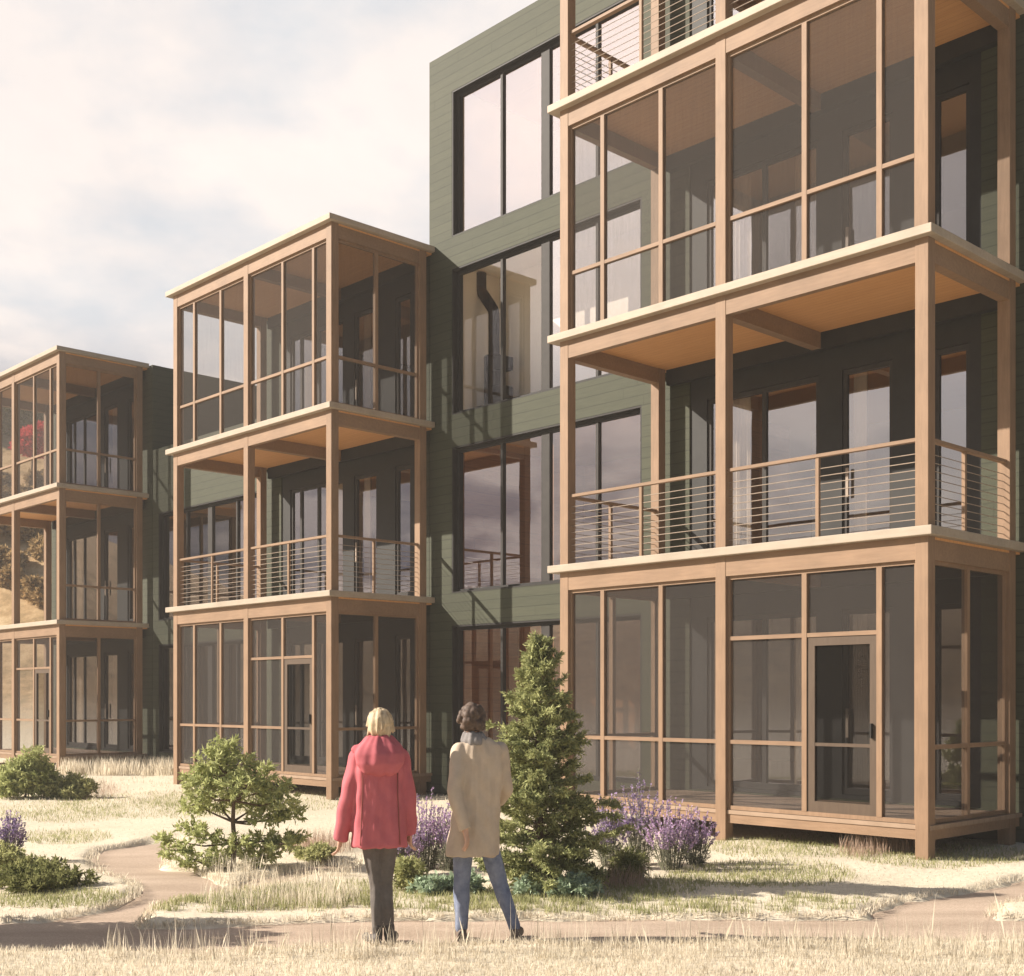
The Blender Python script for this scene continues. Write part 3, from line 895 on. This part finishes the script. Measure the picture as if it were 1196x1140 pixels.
# small open tree left of the path bend: clumps read off the photograph in its own plane, with depth added
bx, by = ground_at(272, 1013)
def tree_local(u, v, dy):
    Y = by + dy
    return ((u - U0) / F * Y - bx, dy, EYE - (v - V0) / F * Y)
rr = np.random.default_rng(11)
cl = []
for (u, v, w, h_, dy) in [(262, 872, 17, 11, .05), (250, 888, 22, 12, -.05), (278, 893, 26, 14, .10), (240, 906, 26, 12, .05), (300, 903, 22, 12, -.12), (262, 910, 30, 15, .12),
                          (285, 918, 30, 14, -.15), (318, 920, 24, 12, .08), (236, 922, 26, 13, -.10), (330, 936, 26, 13, -.05), (300, 940, 24, 11, .2), (228, 940, 22, 10, .12),
                          (312, 955, 24, 9, .0), (340, 950, 15, 9, .15), (255, 935, 26, 12, .2), (240, 975, 18, 9, -.1), (222, 968, 14, 7, .1), (332, 985, 24, 9, -.05), (345, 978, 14, 8, .1), (308, 982, 24, 9, .12),
                          (206, 994, 20, 9, -.1), (232, 1004, 22, 8, -.2), (192, 981, 12, 6, .0), (300, 1000, 28, 8, .05), (275, 985, 24, 8, -.1), (258, 1000, 22, 8, .2)]:
    k = by / F
    cl.append((tree_local(u, v, dy), (w * k * .92, w * k * .85, h_ * k * .92)))
tk = [tree_local(272, 1016, 0), tree_local(274, 985, .02), tree_local(272, 960, .0), tree_local(273, 935, -.02), tree_local(266, 905, .02), tree_local(262, 880, .03)]
clump_tree('ornamental_tree', 'small pale green open-branched tree beside the bend of the path', 'tree', bx, by, cl, tk, 'light_needles', 21, 0.070, 0.026, 11, 0.75)

def bush(label, u, v, w, h, mat, seed, name='shrub', nl=0.055, wl=0.022, n=9, group=None, dens=1.0, cat='shrub'):
    x, y = ground_at(u, v)
    r = np.random.default_rng(seed)
    cls = []
    for i in range(n):
        a = r.uniform(0, 6.28); q = r.random() ** .6
        px_, py_ = math.cos(a) * w * q * .62, math.sin(a) * w * q * .5
        hh = h * (1 - .55 * q * q) * (0.7 + .35 * r.random())
        cls.append(((px_, py_, hh * .58), (w * .40, w * .38, hh * .42)))
    return clump_tree(name, label, cat, x, y, cls, [(0, 0, -.03), (0, 0, h * .2), (.02, 0, h * .5)], mat, seed, nl, wl, 11, dens, group, 0.02)
bush('round yellow-green shrub in front of the farthest porch tower', 30, 932, .66, .95, 'light_needles', 31, nl=.09, wl=.034, n=13, dens=.75)
bush('low greyish green shrub to the right of the round yellow-green shrub', 82, 932, .55, .48, 'shrub_leaf', 32, nl=.08, wl=.025)
bush('low dark green mound of a shrub at the bottom left corner', 48, 1036, .56, .27, 'dark_leaf', 33, n=14, nl=.06, wl=.02, dens=.8)
bush('low green shrub under the lavender at the left edge', 8, 1018, .45, .30, 'shrub_leaf', 34)
bush('leafy olive shrub between the two people', 476, 1040, .26, .34, 'shrub_leaf', 35, nl=.05, wl=.02)
bush('dark green tussock between conifer and lavender', 738, 1030, .24, .36, 'dark_leaf', 36, nl=.09, wl=.014)
bush('small olive shrub at the foot of the conifer, left side', 612, 1040, .22, .22, 'shrub_leaf', 37, nl=.05, wl=.02)
bush('small olive shrub at the foot of the conifer, right side', 690, 1034, .24, .26, 'conifer_needles', 38, nl=.05, wl=.02)
bush('low grey-green shrub to the right of the small open tree', 372, 1003, .34, .16, 'shrub_leaf', 39, nl=.05, wl=.02)
for i, (u, v, w, h, lab) in enumerate([(498, 1044, .20, .20, 'pale sage plant at the left of the two people\'s gap'), (540, 1042, .24, .22, 'pale sage plant behind the shins of the person in beige'),
                                       (618, 1044, .20, .15, 'pale sage plant to the left under the conifer'), (668, 1045, .30, .20, 'widest pale sage plant, in front of the conifer')]):
    bush(lab, u, v, w, h, 'sage_leaf', 50 + i, 'sage_plant', .055, .03, 8, 'sage plants along the path', 1.1, 'plant')

wb_x, wb_y = -5.7, 9.62
clump_tree('shrub', 'tall leafy shrub standing left of the main path, to the left of the dark mound', 'shrub', wb_x, wb_y,
           [((.3 * math.cos(i * 2.4), .22 * math.sin(i * 2.4), .35 + .155 * i), (.62 - .03 * i, .5, .3)) for i in range(10)],
           [(0, 0, -.05), (.02, 0, .6), (0, .02, 1.4)], 'shrub_leaf', 40, .09, .04, 10, .7, None, .04)
def lavender(u, v, w, h, seed, label, mat='lavender_bloom', n=52):
    x, y = ground_at(u, v)
    r = np.random.default_rng(seed)
    t = thing('lavender', label, 'plant', (x, y, 0), 0, 'lavender plants in the garden')
    S, B = MB(), []
    for i in range(n):
        a = r.uniform(0, 6.28); q = r.random() ** .5
        root = np.array([math.cos(a) * w * q * .35, math.sin(a) * w * q * .3, 0])
        top = np.array([math.cos(a) * w * q + r.normal() * .03, math.sin(a) * w * q * .7, h * (1.08 - .30 * q) * (0.55 + .55 * r.random())])
        mid = root * .5 + top * .5 - np.array([0, 0, .0]) + np.array([top[0] - root[0], top[1] - root[1], 0]) * -.12
        S.tube([root, mid, top], [.004, .0035, .0025], 3, False)
        nb_ = 26
        tt = r.uniform(.56, 1.0, nb_)
        p = mid + (top - mid) * (tt * 2 - 1)[:, None]
        dr = unit(r.normal(size=(nb_, 3)) * np.array([.8, .8, .5]) + np.array([0, 0, 1.0]))
        B.append(leaf_quads(p, dr, 0.030, 0.018, r))
    S.build('stems', 'lavender_stem', t)
    quads_object('blooms', np.concatenate(B), 4, mat, t)
    P, d = blob_points((0, 0, h * .20), (w * .5, w * .42, h * .20), 60, r, .3)
    quads_object('leaves', sprigs(P, d + np.array([0, 0, .8]), 9, .07, .010, r, .5, .03), 4, 'lavender_stem', t)
lavender(712, 1012, 0.24, 0.74, 61, 'dark lavender clump nearest the conifer on its right')
lavender(748, 1008, 0.29, 0.89, 62, 'tallest lavender clump, in the middle of the right-hand bed')
lavender(784, 1016, 0.29, 0.74, 63, 'lavender clump in front of the middle post of the nearest porch', 'lavender_pale', 60)
lavender(812, 1010, 0.24, 0.62, 64, 'rightmost lavender clump with pale pink spikes', 'lavender_pale')
lavender(470, 1022, 0.22, 0.60, 65, 'lavender clump just to the right of the red coat', 'lavender_pale')
lavender(498, 1016, 0.26, 0.79, 66, 'tall lavender clump in the gap between the two people', 'lavender_pale', 60)
lavender(524, 1018, 0.22, 0.67, 67, 'lavender clump touching the left of the beige coat', 'lavender_pale')
lavender(10, 1006, 0.22, 0.55, 68, 'lone lavender clump at the left edge of the picture')

# bushes and trees on the rising ground beyond the row, seen through the far porch
def hill_tree(label, u, v, Y, rad, h, mat, seed, name, group=None):
    X = (u - U0) / F * Y
    zg = float(hill(np.array(X), np.array(Y)))
    zc = EYE + (V0 - v) / F * Y
    r = np.random.default_rng(seed)
    H = max(zc - zg, rad * .7)
    cls = [((r.normal() * rad * .45, r.normal() * rad * .4, H + r.normal() * h * .3), (rad * .6, rad * .6, h * .5)) for _ in range(8)]
    clump_tree(name, label, 'tree', X, Y, cls, [(0, 0, -.3), (0, 0, H * .4), (.05, 0, H * .8)], mat, seed, .22, .12, 10, .35, group, .09, zg)
hill_tree('round red-leaved tree on the slope, seen through the upper screens of the far porch', 38, 515, 56, .85, .75, 'red_leaf', 71, 'red_leaved_tree')
hill_tree('large green tree on the slope to the left of the red-leaved tree', 4, 512, 62, 1.5, 1.5, 'far_leaf', 72, 'hillside_tree')
hill_tree('green tree on the slope behind and above the red-leaved tree', 46, 503, 66, 1.3, 1.1, 'far_leaf', 73, 'hillside_tree')
def hill_hit(u, v):
    for Y in np.arange(40, 80, .25):
        if float(hill(np.array((u - U0) / F * Y), np.array(Y))) >= EYE + (V0 - v) / F * Y:
            return Y
    return 70.0
rb = random.Random(4)
for i in range(16):
    u, v = rb.uniform(-15, 66), rb.uniform(560, 735)
    Y = hill_hit(u, v)
    hill_tree('brown autumn bush on the slope beyond the far porch', u, v - 5, Y, rb.uniform(.35, .75), rb.uniform(.3, .5), 'autumn_leaf', 80 + i, 'hillside_bush', 'brown bushes on the slope')

# grasses
def grass(name, mat, n, sample, hgt, wid, lean, seed, edge=False):
    r = np.random.default_rng(seed)
    x, y = sample(n, r)
    on = on_path(x, y)
    if edge:                                            # the ragged lip along the paths
        k = np.zeros(len(x), bool)
        for ox, oy in ((.07, 0), (-.07, 0), (0, .06), (0, -.06)):
            k |= on_path(x + ox, y + oy) != on
    else:
        k = ~on
    x, y = x[k], y[k]
    n = len(x)
    z = hill(x, y) + soft(x, y) - (0.03 if edge else 0.01)
    h = hgt * (0.45 + 0.8 * r.random(n))
    a = r.uniform(0, 2 * np.pi, n)
    w = wid * (0.7 + 0.6 * r.random(n)) / 2
    dx_, dy_ = np.cos(a) * w, np.sin(a) * w
    b = r.uniform(0, 2 * np.pi, n); l = h * lean * r.random(n)
    lx, ly = np.cos(b) * l, np.sin(b) * l
    p0 = np.stack([x - dx_, y - dy_, z], 1); p1 = np.stack([x + dx_, y + dy_, z], 1)
    p2 = np.stack([x + dx_ * .6 + lx * .4, y + dy_ * .6 + ly * .4, z + h * .6], 1); p3 = np.stack([x + lx, y + ly, z + h], 1)
    p4 = np.stack([x - dx_ * .6 + lx * .4, y - dy_ * .6 + ly * .4, z + h * .6], 1)
    v = np.stack([p0, p1, p2, p3, p4], 1)
    return tag(quads_object(name, v, 5, mat), kind='stuff')
def rect(u0, u1, v0, v1):
    def s(n, r):
        v = r.uniform(v0, v1, n); Y = EYE * F / (v - V0)
        u = r.uniform(u0, u1, n)
        return (u - U0) / F * Y, Y
    return s
def patches(ps, cl=6):
    """ellipses in the photograph's ground, filled with tufts"""
    def s(n, r):
        X, Yy = [], []
        wts = np.array([p[2] * p[3] for p in ps], float); wts /= wts.sum()
        for p, c in zip(ps, r.multinomial(n, wts)):
            a = r.uniform(0, 6.283, c); q = r.random(c) ** .6
            u = p[0] + np.cos(a) * q * p[2]; v = p[1] + np.sin(a) * q * p[3]
            Y = EYE * F / (np.maximum(v, V0 + 30) - V0)
            X.append((u - U0) / F * Y); Yy.append(Y)
        X, Yy = np.concatenate(X), np.concatenate(Yy)
        return X + r.normal(size=len(X)) * .02, Yy + r.normal(size=len(X)) * .03
    return s
grass('dry_grass', 'dry_grass', 110000, rect(-260, 1460, 1098, 1230), .048, .006, .6, 1)
grass('dry_grass', 'dry_grass', 52000, rect(-200, 1400, 925, 1066), .026, .009, .7, 2)
grass('dry_grass', 'dry_grass', 18000, rect(-200, 1300, 880, 940), .06, .018, .6, 3)
def tufted(u0, u1, v0, v1, ntuft, spread=.05):
    def s(n, r):
        x, y = rect(u0, u1, v0, v1)(ntuft, r)
        k = r.integers(0, ntuft, n)
        return x[k] + r.normal(size=n) * spread, y[k] + r.normal(size=n) * spread * .6
    return s
grass('tall_dry_grass', 'dry_grass', 1500, tufted(130, 1300, 1100, 1122, 240), .20, .0055, .35, 4)
grass('tall_dry_grass', 'dry_grass', 230, tufted(170, 1200, 1098, 1116, 110, .03), .36, .0045, .25, 5)
grass('tall_dry_grass', 'dry_grass', 1500, tufted(240, 420, 1012, 1062, 120, .06), .20, .006, .4, 6)
grass('tall_dry_grass', 'dry_grass', 9000, tufted(70, 230, 884, 906, 420, .12), .36, .016, .35, 7)
grass('verge_grass', 'dry_grass', 120000, rect(-200, 1400, 975, 1106), .06, .008, .9, 12, True)
grass('green_grass', 'green_grass', 6000, tufted(150, 1010, 1050, 1066, 260, .05), .075, .007, .6, 8)
grass('green_grass', 'green_grass', 30000, patches([(640, 1045, 150, 9), (300, 935, 130, 14), (200, 940, 130, 16), (60, 948, 90, 14), (70, 978, 60, 8), (890, 1022, 110, 17), (770, 1035, 60, 10), (930, 990, 110, 14), (1100, 1000, 110, 14), (430, 1040, 120, 12), (300, 1050, 110, 12), (60, 1050, 90, 10)]), .060, .008, .7, 9)  # ellipse right of the conifer puts its cast shadow into greener grass
grass('pink_grass', 'pink_grass', 3400, patches([(1045, 988, 50, 10), (730, 1032, 28, 8), (370, 992, 45, 8), (1010, 996, 30, 6), (100, 925, 40, 8)]), .20, .005, .4, 10)


# ------------------------------------------------------------------ people
def solid(mb, name, mat, voxel, parent=None, smooth=6, fold=0.0, seed=0):
    """melt the pieces of one body or garment into one continuous skin"""
    me = bpy.data.meshes.new(name); me.from_pydata(mb.v, [], mb.f); me.update()
    o = bpy.data.objects.new(name, me); COL.objects.link(o)
    rm = o.modifiers.new('r', 'REMESH'); rm.mode = 'VOXEL'; rm.voxel_size = voxel
    s = o.modifiers.new('s', 'SMOOTH'); s.factor = .5; s.iterations = smooth
    dg = bpy.context.evaluated_depsgraph_get()
    nm = bpy.data.meshes.new_from_object(o.evaluated_get(dg))
    o.modifiers.clear(); o.data = nm
    bpy.data.meshes.remove(me)
    nm.name = name
    if fold:
        n = len(nm.vertices)
        co = np.empty(n * 3, np.float32); nm.vertices.foreach_get('co', co); co = co.reshape(-1, 3)
        no = np.empty(n * 3, np.float32); nm.vertices.foreach_get('normal', no); no = no.reshape(-1, 3)
        x, y, z = co.T
        a = np.arctan2(y, x)
        d = (np.sin(9 * a + 4 * z + seed) * .5 + np.sin(17 * a - 7 * z + 2 * seed) * .3 + np.sin(26 * z + 5 * a + 9 * x + seed) * .45 + np.sin(41 * z - 23 * x + 3 * seed) * .2)
        co += no * (d * fold)[:, None]
        nm.vertices.foreach_set('co', co.ravel()); nm.update()
    nm.materials.clear(); nm.materials.append(MATS[mat])
    for p in nm.polygons: p.use_smooth = True
    if parent: o.parent = parent
    return o
mottled('gap_shade_cloth', (0.20, 0.065, 0.055), (0.26, 0.085, 0.07), 9, 0.8, 0.1)  # brown for the gap shadows drawn on the red coat
mottled('skin', (0.50, 0.30, 0.21), (0.58, 0.36, 0.26), 14, 0.55, 0.3, None, 0.05)
mottled('blonde_hair', (0.30, 0.215, 0.125), (0.62, 0.49, 0.325), 34, 0.6, 0.3, (1, 1, .35), 0.5, 0.008)
mottled('dark_hair', (0.045, 0.030, 0.022), (0.14, 0.095, 0.07), 30, 0.6, 0.3, None, 0.5, 0.008)
mottled('red_cloth', (0.40, 0.098, 0.115), (0.48, 0.128, 0.145), 9, 0.75, 0.2, None, 0.25, 0.004)
mottled('beige_cloth', (0.43, 0.345, 0.265), (0.51, 0.415, 0.32), 9, 0.85, 0.15, None, 0.25, 0.004)
mottled('grey_cloth', (0.17, 0.155, 0.15), (0.27, 0.25, 0.24), 20, 0.9, 0.1, None, 0.3, 0.004)
mottled('charcoal_cloth', (0.11, 0.097, 0.088), (0.155, 0.137, 0.125), 16, 0.85, 0.15, None, 0.2, 0.003)
mottled('denim', (0.12, 0.145, 0.22), (0.25, 0.28, 0.36), 12, 0.85, 0.15, None, 0.25, 0.003)
mottled('shoe_leather', (0.10, 0.075, 0.06), (0.16, 0.12, 0.095), 12, 0.6, 0.3)
mottled('shoe_dark', (0.06, 0.05, 0.045), (0.10, 0.085, 0.075), 12, 0.6, 0.3)

def hand(mb, wrist, d, side, palm):
    """palm, four unequal bent fingers and a thumb; d along the hand, side towards the thumb"""
    w = Vector(wrist); d = Vector(d).normalized(); s = Vector(side); s = (s - d * s.dot(d)).normalized(); p = d.cross(s) * palm
    mb.limb(w, .024, w + d * .03, .026, 10)
    for k in range(4):
        mb.limb(w + d * .02 + s * (.022 - .015 * k), .015, w + d * .085 + s * (.030 - .020 * k), .0125, 8)
    L = (.068, .076, .070, .056)
    for k in range(4):
        q = w + d * .088 + s * (.030 - .0205 * k)
        a = q + d * L[k] * .45 + p * .010 + s * (.004 - .003 * k)
        b_ = a + d * L[k] * .32 + p * .018
        c = b_ + d * L[k] * .22 + p * .018
        mb.limb(q, .0095, a, .009, 8); mb.limb(a, .009, b_, .0082, 8); mb.limb(b_, .0082, c, .007, 8)
    t0 = w + d * .022 + s * .026; t1 = w + d * .055 + s * .054 + p * .012; t2 = w + d * .086 + s * .058 + p * .024
    mb.limb(t0, .014, t1, .0115, 8); mb.limb(t1, .0115, t2, .0085, 8)
def head(mb, c, tilt=0.0):
    """c: centre of the skull; the face looks along +y"""
    x, y, z = c
    mb.ball((x, y - .005, z + .022), (.074, .094, .090), 20, 14)
    mb.ball((x, y + .030, z - .045), (.056, .062, .070), 16, 12)
    mb.ball((x, y + .055, z - .092), (.028, .026, .022), 12, 8)
    mb.limb((x, y + .088, z + .012), .010, (x, y + .108, z - .030), .014, 8)
    mb.ball((x, y + .084, z - .068), (.024, .012, .009), 10, 8)
    for s in (-1, 1):
        mb.ball((x + s * .076, y - .004, z - .012), (.010, .018, .030), 10, 8)
        mb.ball((x + s * .032, y + .078, z + .034), (.022, .012, .008), 10, 8)
    mb.limb((x, y - .022, z - .06), .052, (x, y - .035, z - .16), .056, 14)

def person(label, u, v, H, heading):
    x, y = ground_at(u, v)
    z = float(soft(np.array(x), np.array(y)))
    return thing('person', label, 'person', (x, y, -.055), heading)

# ---- the person in red
w = person('person in a red hooded coat and dark leggings seen from behind on the path', 443, 1095, 1.72, R(9))
w.scale = (.93, .95, 1.03)
B_ = MB()
head(B_, (0.005, .0, 1.585))
B_.loft([(0, 0, .80, .155, .115), (0, 0, .90, .165, .125), (0, 0, 1.04, .130, .10), (0, 0, 1.20, .155, .11), (0, 0, 1.34, .165, .10), (0, -.01, 1.43, .09, .07)], 24)
legs = {-1: [(-.075, 0, .82), (-.022, .015, .44), (-.018, -.02, .075)], 1: [(.075, 0, .82), (.055, .03, .44), (.080, .0, .075)]}
for s in (-1, 1):
    a, k_, f_ = legs[s]
    B_.limb(a, .082, k_, .052); B_.limb(k_, .052, f_, .034)
    fx = -.08 if s < 0 else .05
    B_.limb(f_, .036, (f_[0] + fx, f_[1] + .13, .035), .030)
    B_.limb((f_[0], f_[1] - .03, .035), .033, (f_[0] + fx, f_[1] + .13, .032), .030)
arms = {-1: [(-.175, 0, 1.36), (-.255, -.02, 1.06), (-.305, .02, .80)], 1: [(.175, 0, 1.36), (.235, -.02, 1.08), (.245, .03, .83)]}
for s in (-1, 1):
    a, e, h = [Vector(q) for q in arms[s]]
    B_.limb(a, .050, e, .040); B_.limb(e, .040, h, .028)
    hand(B_, h, (h - e).normalized() + Vector((0, .1, -.2)), (-s * .3, 1, 0), s)
solid(B_, 'body', 'skin', .0065, w, 4)
for s in (-1, 1):
    MB().ball((.005 + s * .032, .082, 1.600), .011, 10, 8).build('eye', 'black_metal', w, smooth=True)
L_ = MB()
L_.loft([(0, 0, .74, .150, .12), (0, 0, .86, .165, .125), (0, 0, 1.0, .13, .10)], 20)
for s in (-1, 1):
    a, k_, f_ = legs[s]
    L_.limb(a, .088, k_, .056); L_.limb(k_, .056, ((k_[0] + f_[0]) / 2, (k_[1] + f_[1]) / 2 - .012, .27), .050); L_.limb(((k_[0] + f_[0]) / 2, (k_[1] + f_[1]) / 2 - .012, .27), .050, f_, .038)
solid(L_, 'leggings', 'charcoal_cloth', .010, w, 5, .003, 2)
for s in (-1, 1):
    S_ = MB(); f_ = legs[s][2]; fx = -.08 if s < 0 else .05
    S_.limb((f_[0], f_[1] - .035, .05), .043, (f_[0] + fx, f_[1] + .14, .040), .038); S_.limb(f_, .046, (f_[0], f_[1], .13), .046)
    S_.box(f_[0] - .04, f_[0] + .04, f_[1] - .07, f_[1] + .02, .002, .03)
    solid(S_, 'boot', 'shoe_dark', .009, w, 4)
K = MB()
K.loft([(0, 0, .72, .222, .165), (0, 0, .74, .224, .168), (0, .0, .95, .212, .155), (0, 0, 1.12, .200, .145), (0, -.005, 1.28, .200, .135), (0, -.01, 1.36, .180, .12), (0, -.01, 1.42, .125, .10), (0, -.01, 1.46, .085, .085)], 32, .62)
for s in (-1, 1):
    a, e, h = [Vector(q) for q in arms[s]]
    h2 = h + (h - e).normalized() * .03
    K.limb(a, .075, e, .070); K.tube([e, h2], [.070, .062], 16); K.ball(e, .070)
solid(K, 'coat', 'red_cloth', .010, w, 5, .0075, 1)
for s in (-1, 1):
    MB().tube([(s * .7 * rx_, -.889 * ry_ - .005, z_) for rx_, ry_, z_ in ((.224, .168, .745), (.212, .155, .95), (.200, .145, 1.12), (.200, .137, 1.26))], .0042, 6).build('arm_gap_shade', 'gap_shade_cloth', w, smooth=True)  # thin brown tubes paint the gap shadows between arms and back
Hd = MB()
Hd.loft([(.01, -.10, 1.235, .075, .04), (.005, -.115, 1.265, .145, .075), (0, -.11, 1.33, .195, .105), (0, -.085, 1.40, .205, .12), (0, -.055, 1.46, .175, .115), (0, -.03, 1.51, .125, .095), (0, -.025, 1.53, .10, .08)], 28)
Hd.ball((-.175, -.03, 1.43), (.055, .05, .035))
solid(Hd, 'hood', 'red_cloth', .010, w, 6, .007, 5)
Ha = MB()
Ha.ball((.005, -.012, 1.625), (.100, .112, .105), 20, 14)
Ha.ball((.005, -.035, 1.580), (.096, .082, .068), 18, 12)
r_ = random.Random(8)
for k in range(70):                                     # short loose locks
    a = r_.uniform(0, 6.283); t = r_.uniform(-.75, 1.5)
    dx_, dy_, dz_ = math.cos(a) * math.cos(t), math.sin(a) * math.cos(t), math.sin(t)
    if dy_ > .5 and dz_ < .5: continue
    p0 = Vector((.005 + dx_ * .098, -.014 + dy_ * .108, 1.622 + dz_ * .100))
    Ha.limb(p0, r_.uniform(.010, .016), p0 + Vector((dx_ * .012 + r_.uniform(-.012, .012), dy_ * .012, -.045)), .007, 6)
solid(Ha, 'hair', 'blonde_hair', .007, w, 2, .004, 3)

# ---- the person in beige
w = person('person in a long beige coat and blue jeans with dark curly hair, seen from behind', 558, 1090, 1.80, R(9))
B_ = MB()
w.scale = (.90, .95, 1.0)
hc = (-.055, .01, 1.660)
head(B_, hc)
B_.loft([(0, 0, .84, .155, .12), (-.01, 0, .96, .165, .125), (.0, 0, 1.12, .15, .11), (.02, 0, 1.30, .175, .12), (.02, 0, 1.44, .18, .11), (-.01, -.01, 1.53, .09, .075)], 24)
legs = {-1: [(-.115, 0, .86), (-.135, .02, .47), (-.140, -.02, .08)], 1: [(.055, 0, .86), (.180, .05, .47), (.310, -.03, .09)]}
ft = {-1: (.0, .16), 1: (.07, .14)}
for s in (-1, 1):
    a, k_, f_ = legs[s]
    B_.limb(a, .088, k_, .056); B_.limb(k_, .056, f_, .037)
    B_.limb((f_[0], f_[1] - .03, .04), .034, (f_[0] + ft[s][0], f_[1] + ft[s][1], .035), .032)
arms = {-1: [(-.160, -.03, 1.45), (-.215, -.15, 1.16), (-.135, -.20, .875)], 1: [(.190, 0, 1.45), (.245, .02, 1.16), (.170, .20, 1.02)]}
for s in (-1, 1):
    a, e, h = [Vector(q) for q in arms[s]]
    B_.limb(a, .055, e, .044); B_.limb(e, .044, h, .031)
    hand(B_, h, (h - e).normalized() + Vector((0, .05, -.3 if s < 0 else 0)), (.5, .9, 0) if s < 0 else (-.3, .2, 1), s)
solid(B_, 'body', 'skin', .0065, w, 4)
for s in (-1, 1):
    MB().ball((hc[0] + s * .032, hc[1] + .082, hc[2] + .015), .011, 10, 8).build('eye', 'black_metal', w, smooth=True)
L_ = MB()
L_.loft([(-.03, 0, .80, .16, .12), (-.02, 0, .92, .17, .13), (-.01, 0, 1.05, .155, .115)], 20)
for s in (-1, 1):
    a, k_, f_ = legs[s]
    f2 = (f_[0], f_[1], .115)
    L_.limb(a, .098, k_, .072); L_.limb(k_, .072, f2, .056)
solid(L_, 'jeans', 'denim', .010, w, 5, .005, 4)
for s in (-1, 1):
    S_ = MB(); f_ = legs[s][2]
    S_.limb((f_[0], f_[1] - .04, .052), .044, (f_[0] + ft[s][0], f_[1] + ft[s][1], .042), .040); S_.limb((f_[0], f_[1], .08), .044, (f_[0], f_[1], .12), .044)
    S_.box(f_[0] - .042, f_[0] + .042, f_[1] - .08, f_[1] + .02, .002, .03)
    solid(S_, 'shoe', 'shoe_leather', .009, w, 4)
K = MB()
K.loft([(-.050, 0, .655, .225, .165), (-.049, 0, .675, .226, .166), (-.030, 0, .86, .208, .155), (-.010, 0, 1.05, .192, .145), (.01, 0, 1.25, .196, .142), (.020, 0, 1.42, .200, .128), (.022, -.005, 1.50, .165, .11), (.0, -.01, 1.55, .095, .085)], 32, .62)
for s in (-1, 1):
    a, e, h = [Vector(q) for q in arms[s]]
    K.limb(a, .078, e, .066); K.tube([e, h + (h - e).normalized() * .01], [.066, .054], 16); K.ball(e, .066)
solid(K, 'coat', 'beige_cloth', .010, w, 5, .0075, 7)
Sc = MB()
Sc.loft([(-.02, -.02, 1.50, .115, .10), (-.03, -.02, 1.535, .118, .105), (-.04, -.015, 1.58, .092, .088), (-.045, -.01, 1.60, .080, .078)], 24)
solid(Sc, 'scarf', 'grey_cloth', .009, w, 5, .007, 9)
Ha = MB()
r_ = random.Random(5)
x, y, z = hc
Ha.ball((x, y - .018, z + .03), (.098, .105, .105), 18, 12)
for k in range(90):
    a = r_.uniform(0, 6.283); t = r_.uniform(-.55, 1.5)
    dx_, dy_, dz_ = math.cos(a) * math.cos(t), math.sin(a) * math.cos(t), math.sin(t)
    if dy_ > .45 and dz_ < .55: continue
    Ha.ball((x + dx_ * .103, y - .018 + dy_ * .105, z + .03 + dz_ * .105), r_.uniform(.022, .036), 8, 6)
solid(Ha, 'hair', 'dark_hair', .007, w, 1, .003, 3)


# ------------------------------------------------------------------ the warm summer air
hz = MB(); hz.box(float(gx[0]) - 6, float(gx[-1]) + 6, float(gy[0]) - 6, float(gy[-1]) + 6, -1.5, 21.0)
m, nt, out = new_mat('warm_air')
pv_ = nt.nodes.new('ShaderNodeVolumePrincipled')
pv_.inputs['Color'].default_value = (1.0, 0.93, 0.86, 1)
pv_.inputs['Density'].default_value = 0.0016
pv_.inputs['Anisotropy'].default_value = 0.0
nt.links.new(pv_.outputs[0], out.inputs['Volume'])
tag(hz.build('haze', 'warm_air'), kind='stuff')
